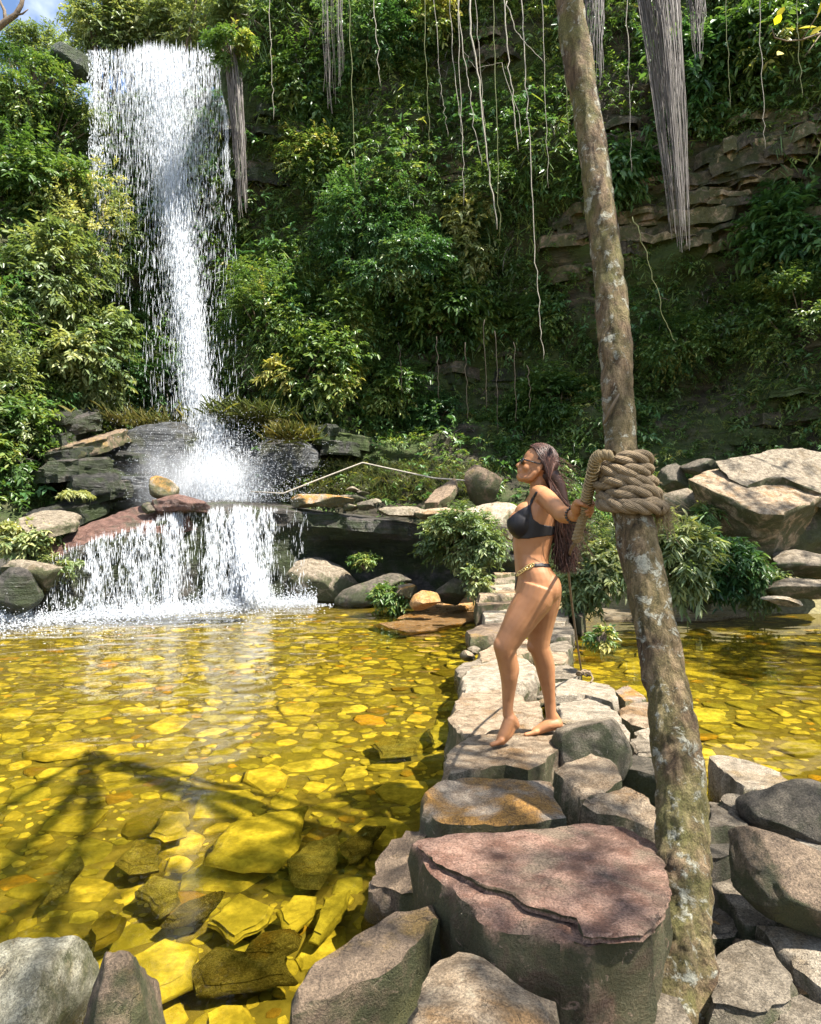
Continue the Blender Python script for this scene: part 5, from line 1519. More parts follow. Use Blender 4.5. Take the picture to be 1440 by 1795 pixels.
# limbs and crown, above the picture
rgc = np.random.default_rng(5)
top = Vector(tc_[-1])
crown_c = np.array([3.7, .1, 8.4]); crown_r = np.array([3.3, 1.9, 1.1])
cl = norm(rgc.normal(size=(26, 3))) * rgc.uniform(.3, 1, (26, 1)) ** .5 * crown_r + crown_c
mb = MB()
limbs(mb, top, [Vector(c) for c in cl[:12]], .034, rgc, 7)
mb.build('limb', M['bark'], tree)
n = 360
ci = rgc.integers(0, 26, n)
pos = cl[ci] + rgc.normal(size=(n, 3)) * np.array([.28, .28, .18])
v, f, t = sprigs(pos, rgc.normal(size=(n, 3)) + np.array([0, 0, .3]), rgc.uniform(.3, .6, n), 9, rgc.uniform(.1, .16, n), np.clip(rgc.normal(.55, .12, n), 0, 1), rgc, .3, .42, stem=.004)
put('crown', np_mesh('crown', v, f, t), M['leaf_light'], tree)

# unseen tree added over the right shore to shade the slope and right pool
t2 = empty('shade_tree', (9.6, 7.6, .6)); tag(t2, 'unseen tall tree added to shade the right shore', 'tree')
mb = MB(); mb.tube([(9.6, 7.6, .2), (9.4, 7.8, 4), (9.9, 7.2, 8), (10.3, 6.7, 11.4)], [.24, .2, .16, .1], 12)
cl2 = norm(rgc.normal(size=(30, 3))) * rgc.uniform(.3, 1, (30, 1)) ** .5 * np.array([3.6, 2.8, 1.5]) + np.array([10.6, 6.4, 13.2])
limbs(mb, (10.3, 6.7, 11.3), [Vector(c) for c in cl2], .09, rgc, 6)
mb.build('trunk', M['bark'], t2)
n = 450; ci = rgc.integers(0, 30, n)
pos = cl2[ci] + rgc.normal(size=(n, 3)) * np.array([.5, .5, .3])
v, f, t = sprigs(pos, rgc.normal(size=(n, 3)) + np.array([0, 0, .3]), rgc.uniform(.35, .7, n), 9, rgc.uniform(.14, .22, n), np.clip(rgc.normal(.5, .12, n), 0, 1), rgc, .3, .42, stem=.004)
put('crown', np_mesh('crown', v, f, t), M['leaf'], t2)

# ------------------------------------------------------------------ rope
def rope_mat(name, c):
    m, nt, N, L, out = new_mat(name)
    pos = N.new('ShaderNodeNewGeometry').outputs['Position']
    at = N.new('ShaderNodeAttribute'); at.attribute_name = 'tint'      # runs across the yarns
    w_ = fmath(nt, 'SINE', fmath(nt, 'MULTIPLY', at.outputs['Fac'], 60.0))
    f = noise_tex(nt, pos, 180, 4, .7); g = noise_tex(nt, pos, 22, 4, .6)
    cc = ramp(nt, fmath(nt, 'ADD', fmath(nt, 'MULTIPLY', f, .6), fmath(nt, 'MULTIPLY', g, .4)), [(.35, tuple(v * .5 for v in c)), (.62, tuple(v * 1.35 for v in c))])
    cc = mixc(nt, fmath(nt, 'MULTIPLY', fmath(nt, 'SUBTRACT', 1, w_), .22), cc, tuple(v * .3 for v in c))
    principled(nt, out, cc, .85, bump(nt, fmath(nt, 'ADD', w_, f), .7, .0025), .2)
    return m
M['rope'] = rope_mat('hemp_rope', (.23, .17, .105))
M['rope_light'] = rope_mat('pale_rope', (.36, .27, .15))

def laid_rope(name, path, r, pitch, mat, parent, k=12, strands=3, taper_end=False):
    """A rope of twisted strands, every strand a tube wound round the centre line; tint counts round the strand for the yarns."""
    path = np.array([list(p) for p in path])
    tg = norm(np.gradient(path, axis=0))
    s = np.concatenate([[0], np.cumsum(np.linalg.norm(np.diff(path, axis=0), axis=1))])
    n0 = np.cross(tg[0], [0.3, .2, 1]); n0 /= np.linalg.norm(n0)
    Nn, Bn = [], []
    for i in range(len(path)):
        n0 = n0 - tg[i] * (n0 @ tg[i]); n0 /= np.linalg.norm(n0)
        Nn.append(n0.copy()); Bn.append(np.cross(tg[i], n0))
    Nn, Bn = np.array(Nn), np.array(Bn)
    V, Fc, T, base = [], [], [], 0
    for st in range(strands):
        ph = 2 * math.pi * st / strands + 2 * math.pi * s / pitch
        c = path + (Nn * np.cos(ph)[:, None] + Bn * np.sin(ph)[:, None]) * r * .5
        ct = norm(np.gradient(c, axis=0))
        rd = norm(c - path); rd = norm(rd - ct * np.sum(rd * ct, 1)[:, None]); bd = np.cross(ct, rd)
        a = np.linspace(0, 2 * math.pi, k, endpoint=False)
        rr = np.full(len(path), r * .56)
        if taper_end: rr[-3:] *= [.9, .7, .3]
        ring = c[:, None] + (rd[:, None] * np.cos(a)[None, :, None] + bd[:, None] * np.sin(a)[None, :, None]) * rr[:, None, None]
        V.append(ring.reshape(-1, 3))
        # yarns run along the strand with their own slow twist
        T.append(((np.abs(a[None, :] - math.pi) / math.pi * .9 + s[:, None] / pitch * .35)).ravel())
        m = len(path)
        ii = np.arange(m - 1)[:, None] * k; jj = np.arange(k)[None, :]
        Fc.append(np.stack([ii + jj, ii + (jj + 1) % k, ii + k + (jj + 1) % k, ii + k + jj], -1).reshape(-1, 4) + base)
        base += m * k
    return put(name, np_mesh(name, np.concatenate(V), np.concatenate(Fc), np.concatenate(T)), mat, parent)

def trunk_at(py):
    k = np.argmin([abs(((p - np.array([0, 0, CAM_H]))[2] * cp - (p[1]) * sp) / (p[1] * cp + (p[2] - CAM_H) * sp) * -F + 897.5 - py) for p in tc_])
    return tc_[k], tr_[k], tang[k]
rope = empty('rope', trunk_at(905)[0]); tag(rope, 'thick twisted hemp rope coiled round the leaning trunk, its loose end in the hand', 'rope')
rr_ = .031
pts = []
turns = 4.6
p0, r0, t0 = trunk_at(888); p1, r1, t1 = trunk_at(798)
axd = norm(p1 - p0)
e1 = norm(np.array([1.0, 0, -.06])); e2 = np.array([0, 1.0, 0.0])
for i in range(420):
    t = i / 419
    a = t * turns * 2 * math.pi + 1.35 * math.pi
    c = p0 + (p1 - p0) * t
    rad = (r0 * (1 - t) + r1 * t) + rr_ * .9 + .006 * math.sin(a * 1.7)
    wob = .006 * math.sin(a * 2.3 + 1)
    pts.append(c + (e1 * math.cos(a) + e2 * math.sin(a)) * rad * (1 + .03 * math.sin(i * .5)) + axd * wob)
laid_rope('coil', pts, rr_, .2, M['rope'], rope, 14)
# lower turn doubled, gives the coil its thickness on the lower right
pts2 = []
for i in range(120):
    t = i / 119
    a = -.9 + t * 2 * math.pi * 1.05
    c = p0 + axd * (.012 + .012 * math.sin(a * 1.0))
    pts2.append(c + (e1 * math.cos(a) + e2 * math.sin(a)) * (r0 + rr_ * (1.15 + .55 * max(0, math.cos(a)))) - axd * .006)
laid_rope('coil', pts2, rr_ * .95, .19, M['rope'], rope, 14)
# the loose end, seized with twine
loose = [P(*q) for q in [(1075, 800, 2.66), (1058, 797, 2.68), (1045, 806, 2.71), (1037, 838, 2.80), (1031, 864, 2.88), (1026, 890, 2.95), (1022, 908, 2.985), (1016, 928, 3.01), (1009, 950, 3.04)]]
lp, lr = interp_path(loose, [.02] * 9, 90)
laid_rope('loose_end', lp, .0215, .055, M['rope_light'], rope, 10, taper_end=True)
mb = MB()
for i in range(14, 60, 1):
    q = lp[i]; tgv = norm(lp[i + 1] - lp[i - 1])
    a1 = norm(np.cross(tgv, [0, 0, 1.0])); a2 = np.cross(tgv, a1)
    if i % 2: continue
    ringp = [Vector(q + (a1 * math.cos(t) + a2 * math.sin(t)) * .0235 + tgv * t * .001) for t in np.linspace(0, 2 * math.pi, 15)]
    mb.tube(ringp, .0032, 5, cap=False)
mb.build('twine', M['rope_light'], rope)
# frayed end at the lower right
mb = MB()
fb = p0 + e1 * (r0 + .055) - axd * .02
rgf = np.random.default_rng(9)
for i in range(150):
    s0 = fb + rgf.normal(size=3) * np.array([.014, .02, .02]) + axd * rgf.uniform(-.0, .06)
    d = norm(np.array([.35, -.2, -.75]) + rgf.normal(size=3) * .45)
    L_ = rgf.uniform(.04, .11)
    mb.tube([Vector(s0), Vector(s0 + d * L_ * .5), Vector(s0 + d * L_ + np.array([0, 0, -.012]))], [.0016, .0013, .0007], 3, cap=False)
mb.build('frayed_end', M['rope_light'], rope, tint=.2)
mb = MB()
for i in range(260):      # loose hairs all over the coil
    q = np.array(pts[rgf.integers(5, 415)]); o = norm(q - (p0 + p1) / 2 - axd * ((q - (p0 + p1) / 2) @ axd)); d = norm(o + rgf.normal(size=3) * .9)
    s0 = q + o * rr_ * .85
    mb.tube([Vector(s0), Vector(s0 + d * rgf.uniform(.01, .03))], [.0009, .0005], 3, cap=False)
mb.build('fibres', M['rope_light'], rope, tint=.2)['kind'] = 'stuff'

# thin cord that hangs from the rope to the stones, knotted round a stone at its foot
cord = empty('cord', G(1020, 1178, .22)); tag(cord, "thin dark cord running down behind the woman to a knot on the stones", 'cord')
cpt = [P(*q) for q in [(1008, 951, 3.05), (1000, 968, 3.5), (997, 1000, 4.1), (1003, 1060, 4.8), (1011, 1120, 5.15)]] + [G(1019, 1172, .24), G(1021, 1180, .225)]
cc_, cr_ = interp_path(cpt, [.007] * 7, 60)
mb = MB(); mb.tube([Vector(p) for p in cc_], .0085, 6); mb.build('line', M['bark_twig'], cord)
mb = MB()
for i, a in enumerate((0, .9, 1.8)):
    c = G(1021 + i * 3, 1180, .24)
    mb.tube([c + Vector((math.cos(t + a) * .05, math.sin(t + a) * .035, math.sin(t * 2 + a) * .02)) for t in np.linspace(0, 6.0, 14)], .0095, 6)
mb.tube([G(1024, 1180, .25), G(1034, 1176, .24), G(1040, 1190, .23), G(1036, 1196, .225)], .008, 6)
mb.build('knot', M['rope'], cord, tint=.2)

# the white rope strung beside the falls
mb = MB()
wp_ = [Yp(x, y, Y) for x, y, Y in [(440, 862, 15.0), (497, 865, 14.9), (560, 840, 15.3), (636, 811, 15.7), (690, 823, 15.6), (760, 838, 15.3), (850, 845, 15.0)]]
mb.tube(wp_, .018, 6)
tag(mb.build('white_rope', M['liana']), 'pale rope strung across the mossy shelf right of the waterfall', 'rope')

# ------------------------------------------------------------------ the woman
D0 = 3.65
def C(cx, cy, d=D0):
    return P(820 + cx / 3.095, 760 + cy / 3.095, d)
def mm(v, d=D0):
    return v / 3.095 * d / F
def to_c(co):
    q = co - np.array([0, 0, CAM_H])
    dep = q[:, 1] * cp + q[:, 2] * sp
    yc = -q[:, 1] * sp + q[:, 2] * cp
    return np.stack([(q[:, 0] / dep * F + 720 - 820) * 3.095, (-yc / dep * F + 897.5 - 760) * 3.095, dep], 1)

body = MB()
# trunk of the body: level ellipses (front, back, height, half width, depth offset)
TOR = [(352, 408, 300, 46), (345, 425, 318, 62), (330, 448, 340, 118), (312, 462, 372, 142), (292, 470, 410, 148), (272, 473, 450, 146), (258, 472, 490, 140), (252, 467, 530, 134), (248, 461, 565, 128), (248, 452, 610, 119),
       (254, 441, 655, 116), (258, 433, 690, 124), (260, 440, 717, 138), (263, 458, 745, 150), (266, 480, 780, 160), (266, 494, 815, 166), (262, 497, 850, 168), (268, 480, 890, 160), (290, 450, 925, 120)]
rings = []
for f_, b_, y_, hw in TOR:
    rg0 = []
    for j in range(28):
        a = 2 * math.pi * j / 28
        ca, sa = math.cos(a), math.sin(a)
        e = .86
        X = (f_ + b_) / 2 + (b_ - f_) / 2 * math.copysign(abs(ca) ** e, ca)
        q = C(X, y_, D0) + Vector((0, mm(hw) * math.copysign(abs(sa) ** e, sa), 0))
        rg0.append(q)
    rings.append(rg0)
body.loft(rings)
dv = Vector((0, 1, 0))
for s in (-1, 1):
    # breast, buttock, shoulder
    body.ell(C(290, 488, D0 + s * .068), (mm(72), mm(66), mm(74)), ku=20, kv=14)
    body.ell(C(322, 440, D0 + s * .07), (mm(70), mm(60), mm(70)), ku=16, kv=10)
    body.ell(C(414, 838, D0 + s * .082), (mm(93), mm(84), mm(98)), ku=20, kv=14)
    body.ell(C(415, 345, D0 + s * .13), (mm(50), mm(48), mm(48)), ku=16, kv=10)
    body.tube([C(380, 318, D0 + s * .04), C(408, 335, D0 + s * .12)], [mm(46), mm(48)], 14, rnd=True)
# neck
body.tube([C(405, 190), C(392, 240), C(388, 290), C(396, 340)], [mm(50), mm(49), mm(51), mm(64)], 18)
# legs: (cx, cy, depth, radius)
near = [(385, 830, 3.57, 104), (362, 895, 3.565, 103), (318, 960, 3.56, 95), (275, 1030, 3.55, 84), (237, 1095, 3.545, 72), (207, 1152, 3.54, 64), (208, 1185, 3.54, 59), (214, 1220, 3.545, 56), (222, 1270, 3.555, 53), (226, 1320, 3.56, 48), (224, 1380, 3.57, 39), (220, 1440, 3.575, 32), (218, 1490, 3.575, 29), (222, 1530, 3.575, 31)]
far = [(410, 830, 3.73, 100), (408, 900, 3.735, 96), (400, 960, 3.74, 88), (393, 1040, 3.75, 74), (388, 1110, 3.755, 62), (388, 1155, 3.76, 57), (400, 1190, 3.765, 54), (414, 1235, 3.775, 54), (424, 1285, 3.785, 50), (432, 1340, 3.79, 43), (440, 1400, 3.795, 35), (447, 1460, 3.80, 30), (452, 1510, 3.80, 29), (458, 1545, 3.80, 32)]
for leg in (near, far):
    p_, r_ = interp_path([C(a, b, d) for a, b, d, r in leg], [mm(r, d) for a, b, d, r in leg], 40)
    body.tube([Vector(q) for q in p_], list(r_), 20, rnd=False)
# knee caps
body.ell(C(176, 1150, 3.53), (mm(36), mm(40), mm(46)))
body.ell(C(352, 1152, 3.75), (mm(32), mm(38), mm(42)))
# calf bulge
body.ell(C(244, 1275, 3.56), (mm(36), mm(42), mm(72)))
body.ell(C(440, 1275, 3.79), (mm(36), mm(42), mm(70)))
# near foot on its toes: ankle, heel up, instep, ball, toes
fn = [(232, 1545, 3.575, 34), (215, 1590, 3.565, 33), (196, 1632, 3.555, 31), (180, 1660, 3.55, 26)]
p_, r_ = interp_path([C(a, b, d) for a, b, d, r in fn], [mm(r) for *_, r in fn], 12)
body.tube([Vector(q) for q in p_], list(r_), 14, rnd=True, flat=1.15)
body.tube([C(222, 1525, 3.575), C(250, 1562, 3.575), C(262, 1582, 3.575)], [mm(28), mm(27), mm(23)], 12, rnd=True)
body.tube([C(255, 1585, 3.575), C(225, 1635, 3.56), C(190, 1672, 3.55)], [mm(18), mm(20), mm(18)], 10, rnd=True)
for k, (dx, dd, L) in enumerate([(0, .028, 1.0), (6, .012, .95), (12, -.002, .85), (18, -.015, .75), (24, -.027, .62)]):
    r0_ = 13 if k == 0 else 9.5
    a = C(184 + dx * .6, 1664, 3.55 - dd); b = C(160 + dx, 1678, 3.545 - dd); c = C(160 - 30 * L + dx, 1687, 3.54 - dd)
    body.tube([a, b, c], [mm(r0_ + 4), mm(r0_ + 1), mm(r0_)], 8, rnd=True)
# far foot, flat
ff = [(478, 1572, 3.80, 38), (440, 1580, 3.79, 36), (400, 1600, 3.785, 28), (365, 1618, 3.78, 22)]
p_, r_ = interp_path([C(a, b, d) for a, b, d, r in ff], [mm(r) for *_, r in ff], 12)
body.tube([Vector(q) for q in p_], list(r_), 14, rnd=True, flat=1.2)
body.tube([C(462, 1530, 3.80), C(488, 1568, 3.80), C(497, 1582, 3.80)], [mm(30), mm(28), mm(24)], 12, rnd=True)
for k, (dx, dd, L) in enumerate([(0, .03, 1.0), (6, .014, .95), (12, 0, .85), (18, -.013, .72), (24, -.025, .6)]):
    r0_ = 12.5 if k == 0 else 9
    a = C(372 + dx * .6, 1618, 3.78 - dd); b = C(348 + dx, 1627, 3.775 - dd); c = C(345 - 30 * L + dx, 1634, 3.77 - dd)
    body.tube([a, b, c], [mm(r0_ + 5), mm(r0_ + 1), mm(r0_)], 8, rnd=True)
# arms: near one reaching back and towards the tree, far one hanging along the far side
ARM = [(418, 340, 3.525, 50), (440, 362, 3.47, 51), (474, 398, 3.38, 49), (504, 428, 3.29, 45), (520, 440, 3.24, 45), (540, 443, 3.18, 43), (562, 443, 3.11, 37), (582, 443, 3.06, 32), (600, 446, 3.03, 32)]
p_, r_ = interp_path([C(a, b, d) for a, b, d, r in ARM], [mm(r, 3.4) for *_, r in ARM], 34)
arm_pts = p_
body.tube([Vector(q) for q in p_], list(r_), 18, rnd=True)
FAR = [(410, 345, 3.79, 47), (405, 430, 3.83, 44), (400, 540, 3.84, 38), (380, 600, 3.835, 36), (350, 690, 3.82, 31), (335, 740, 3.81, 26)]
p_, r_ = interp_path([C(a, b, d) for a, b, d, r in FAR], [mm(r) for *_, r in FAR], 26)
body.tube([Vector(q) for q in p_], list(r_), 14, rnd=True)
body.ell(C(328, 775, 3.81), (mm(24), mm(16), mm(42)))
for k in range(4):
    a = C(316 + k * 9, 806, 3.80 + k * .004)
    body.tube([a, a + Vector((-.004, -.004, -.03)), a + Vector((.004, -.01, -.055))], [.008, .0075, .006], 7, rnd=True)
body.tube([C(318, 760, 3.80), C(300, 790, 3.79), C(298, 812, 3.788)], [.009, .0085, .007], 7, rnd=True)
# the hand on the rope
HI = 55
hc = lp[57]; ha = norm(lp[60] - lp[54])            # centre and direction of the rope inside the hand (downwards)
he1 = norm(np.array([1.0, 0, 0]) - ha * ha[0]); he2 = np.cross(he1, ha)
if he2[1] > 0: he2 = -he2
def rp(theta, along, rad):
    return Vector(hc + ha * along + (he1 * math.cos(theta) + he2 * math.sin(theta)) * rad)
RR = .0215
for k in range(4):
    al = -.034 + k * .0205
    rf = .0098 - .0009 * (k == 3) - .0004 * (k == 0)
    span = (1.0, 1.12, 1.05, .9)[k]
    th = np.linspace(R(-155), R(-155 + 225 * span), 9)
    body.tube([rp(t, al + .004 * math.sin(i * .8), RR + .0085 + (.004 if i in (3, 6) else 0)) for i, t in enumerate(th)], [rf * 1.12] * 4 + [rf] * 3 + [rf * .92, rf * .82], 8, rnd=True)
body.tube([rp(R(-178), -.034, RR + .02), rp(R(160), -.048, RR + .016), rp(R(125), -.052, RR + .012), rp(R(95), -.046, RR + .0105)], [.014, .0125, .0105, .0085], 8, rnd=True)
pc = rp(R(-165), -.003, RR + .016)
body.ell(pc, (.021, .03, .043), axes=[list(he1), list(he2), list(ha)], ku=16, kv=12)
body.tube([C(590, 444, 3.045), C(604, 446, 3.02), pc], [.026, .024, .026], 14, rnd=True)

# head, in its own frame: forward, down, sideways (mm)
hf = np.array([-.94, 0, .34]); hd = np.array([-.34, 0, -.94]); hl = np.array([0, -1.0, 0])
H0 = np.array(list(C(384, 165)))
def H(f, d, l=0):
    return Vector(H0 + (hf * f + hd * d + hl * l) / 1000)
AX = [list(hf), list(hl), list(hd)]
def he(f, d, l, r, ku=16, kv=10):
    body.ell(H(f, d, l), tuple(v / 1000 for v in (r[0], r[2], r[1])), axes=AX, ku=ku, kv=kv)
he(-5, -10, 0, (93, 96, 74), 26, 18)
he(30, 38, 0, (57, 84, 57), 22, 14)
he(48, 12, 0, (40, 56, 58), 18, 12)
he(70, 100, 0, (22, 19, 27))
he(76, 8, 0, (13, 10, 42))
he(80, 70, 0, (12, 22, 24))
he(90, 67, 0, (8, 5.5, 20)); he(89, 76, 0, (8, 6, 18))
body.tube([H(84, 12), H(95, 30), H(105, 47)], [.0075, .009, .0105], 10, rnd=True)
he(96, 52, 10, (9, 7, 8)); he(96, 52, -10, (9, 7, 8))
for s in (-1, 1):
    body.tube([H(8, 60, s * 56), H(22, 95, s * 50), H(66, 108, s * 16)], [.022, .02, .017], 12, rnd=True)
    he(58, 48, s * 38, (22, 22, 18))
    he(78, 22, s * 32, (9, 10, 14))
    he(-2, 32, s * 73, (15, 30, 7)); he(6, 30, s * 75, (8, 18, 5))

raw = body.mesh('person')
tmp = bpy.data.objects.new('body_tmp', raw)
col.objects.link(tmp)
md = tmp.modifiers.new('union', 'REMESH'); md.mode = 'VOXEL'; md.voxel_size = .0042; md.use_smooth_shade = True
ms = tmp.modifiers.new('soft', 'SMOOTH'); ms.factor = .5; ms.iterations = 7
dg = bpy.context.evaluated_depsgraph_get()
pm = bpy.data.meshes.new_from_object(tmp.evaluated_get(dg))
bpy.data.objects.remove(tmp)

def skin_mat():
    m, nt, N, L, out = new_mat('tanned_skin')
    pos = N.new('ShaderNodeTexCoord').outputs['Object']
    a = noise_tex(nt, pos, 9, 4, .6); f = noise_tex(nt, pos, 260, 3, .6)
    c = ramp(nt, a, [(.3, (.29, .125, .052)), (.7, (.38, .178, .08))])
    b = principled(nt, out, c, .5, bump(nt, f, .3, .0015), .35)
    b.inputs['Subsurface Weight'].default_value = .12
    b.inputs['Subsurface Radius'].default_value = (.02, .008, .004)
    return m
M['skin'] = skin_mat()
pm.polygons.foreach_set('use_smooth', np.ones(len(pm.polygons), bool))
nV = len(pm.vertices)
PV = np.empty(nV * 3, np.float32); pm.vertices.foreach_get('co', PV); PV = PV.reshape(-1, 3).astype(float)
PN = np.empty(nV * 3, np.float32); pm.vertices.foreach_get('normal', PN); PN = PN.reshape(-1, 3).astype(float)
PF = [list(p.vertices) for p in pm.polygons]
PC_ = to_c(PV)
person = put('person', pm, M['skin'], origin=C(330, 1690, 3.6))
tag(person, 'long haired woman in a black bikini on tiptoe, holding the rope behind her', 'person')

def in_poly(q, poly):
    poly = np.array(poly, float); x, y = q[:, 0], q[:, 1]
    r = np.zeros(len(q), bool); j = len(poly) - 1
    for i in range(len(poly)):
        xi, yi = poly[i]; xj, yj = poly[j]
        r ^= ((yi > y) != (yj > y)) & (x < (xj - xi) * (y - yi) / (yj - yi + 1e-9) + xi)
        j = i
    return r
arm_d = np.min(np.linalg.norm(PV[:, None] - arm_pts[None, 8:], axis=2), axis=1)
not_arm = (arm_d > mm(62)) & (PC_[:, 2] < 3.80)
def cloth(name, mask, off, mat, thick=.0025):
    """Fabric lying on the skin: the faces under it, lifted off and given thickness."""
    idx = {}
    V, Fc = [], []
    for f in PF:
        if all(mask[i] for i in f):
            g = []
            for i in f:
                if i not in idx: idx[i] = len(V); V.append(PV[i] + PN[i] * off)
                g.append(idx[i])
            Fc.append(g)
    bm = bmesh.new()
    vs = [bm.verts.new(v) for v in V]
    for f in Fc: bm.faces.new([vs[i] for i in f])
    for _ in range(3):
        b_ = [v for v in bm.verts if v.is_boundary]
        co = {v: sum((e.other_vert(v).co for e in v.link_edges if e.is_boundary), Vector()) / max(1, sum(e.is_boundary for e in v.link_edges)) for v in b_}
        for v in b_: v.co = v.co.lerp(co[v], .6)
    bm.normal_update()
    ext = bmesh.ops.extrude_face_region(bm, geom=bm.faces[:])
    nv = [v for v in ext['geom'] if isinstance(v, bmesh.types.BMVert)]
    for v in nv: v.co += v.normal * thick
    bmesh.ops.recalc_face_normals(bm, faces=bm.faces)
    me = bpy.data.meshes.new(name); bm.to_mesh(me); bm.free()
    me.polygons.foreach_set('use_smooth', np.ones(len(me.polygons), bool))
    return put(name, me, mat, person)
M['fabric'] = simple_mat('black_fabric', (.009, .008, .01), .5, .3, .2, 60)
top_poly = [(205, 485), (225, 462), (262, 430), (300, 405), (333, 388), (346, 386), (348, 420), (358, 462), (395, 488), (440, 500), (490, 502), (490, 548), (400, 560), (330, 572), (280, 574), (240, 556), (212, 525)]
strap = [(333, 392), (347, 392), (366, 352), (385, 318), (374, 312), (352, 346)]
top_m = (in_poly(PC_, top_poly) | in_poly(PC_, strap)) & not_arm
cloth('bikini_top', top_m, .0025, M['fabric'])
bot = (in_poly(PC_, [(340, 705), (400, 703), (470, 709), (470, 730), (400, 724), (340, 724)]) | in_poly(PC_, [(240, 755), (274, 762), (272, 800), (262, 840), (250, 880), (225, 915), (205, 900), (240, 830)])
       ) & not_arm & (np.abs(PV[:, 1] - H0[1]) < .2) & ~((PC_[:, 0] < 300) & (PV[:, 1] < H0[1] - .075))
bb_ = cloth('bikini_bottom', bot, .002, M['fabric'], .002)
# gold chain at the hip, sunglasses, bracelets
M['gold'] = simple_mat('gold', (.75, .55, .2), .3, .5, .1, 20, 1.0)
M['black'] = simple_mat('black_plastic', (.01, .01, .012), .15, .6, .1, 20)
PB = BVHTree.FromPolygons([Vector(v) for v in PV.tolist()], PF)
mb = MB()
def on_body(cx, cy, lift=.004):
    r = ray(820 + cx / 3.095, 760 + cy / 3.095).normalized()
    loc, n, i, d = PB.ray_cast(Vector((0, 0, CAM_H)), r, 10)
    if loc is None: return C(cx, cy, 3.5), Vector((0, -1, 0))
    if n.dot(r) > 0: n = -n
    return loc + n * lift, n
for k in range(7):
    t = k / 6
    c, n = on_body(278 + 72 * t, 765 - 50 * t ** .8)
    tdir = Vector((.8, 0, .5)).normalized(); b_ = n.cross(tdir).normalized()
    rr0 = .011 if k in (1, 4, 5) else .0085
    mb.tube([c + tdir * (math.cos(a) * rr0 * 1.3) + b_ * (math.sin(a) * rr0) + n * (.003 * (k % 2)) for a in np.linspace(0, 2 * math.pi, 13)], .0026, 6, cap=False)
mb.build('chain', M['gold'], bb_)
sg = MB()
for s in (-1, 1):
    sg.ell(H(93, 20, s * 33), (.007, .029, .021), axes=[list(hf * .97 + hl * s * .25), list(hl), list(hd)], ku=18, kv=10)
    sg.tube([H(90, 14, s * 58), H(60, 12, s * 70), H(0, 10, s * 80)], [.0042, .004, .003], 6)
sg.tube([H(97, 16, -10), H(100, 14, 0), H(97, 16, 10)], .003, 6)
sg.build('sunglasses', M['black'], person)
for k, off in enumerate((0, .55)):
    i = 27 + k
    c = arm_pts[27] * (1 - off) + arm_pts[28] * off + 0
    td = norm(arm_pts[29] - arm_pts[26]); a1 = norm(np.cross(td, [0, 0, 1.0])); a2 = np.cross(td, a1)
    rad = mm(38, 3.1) + .0035
    mb = MB()
    for j in range(18):
        t = 2 * math.pi * j / 18
        mb.ell(Vector(c + (a1 * math.cos(t) + a2 * math.sin(t)) * rad), (.0055,) * 3, ku=7, kv=5)
    mb.build('bracelet', M['black'], person)

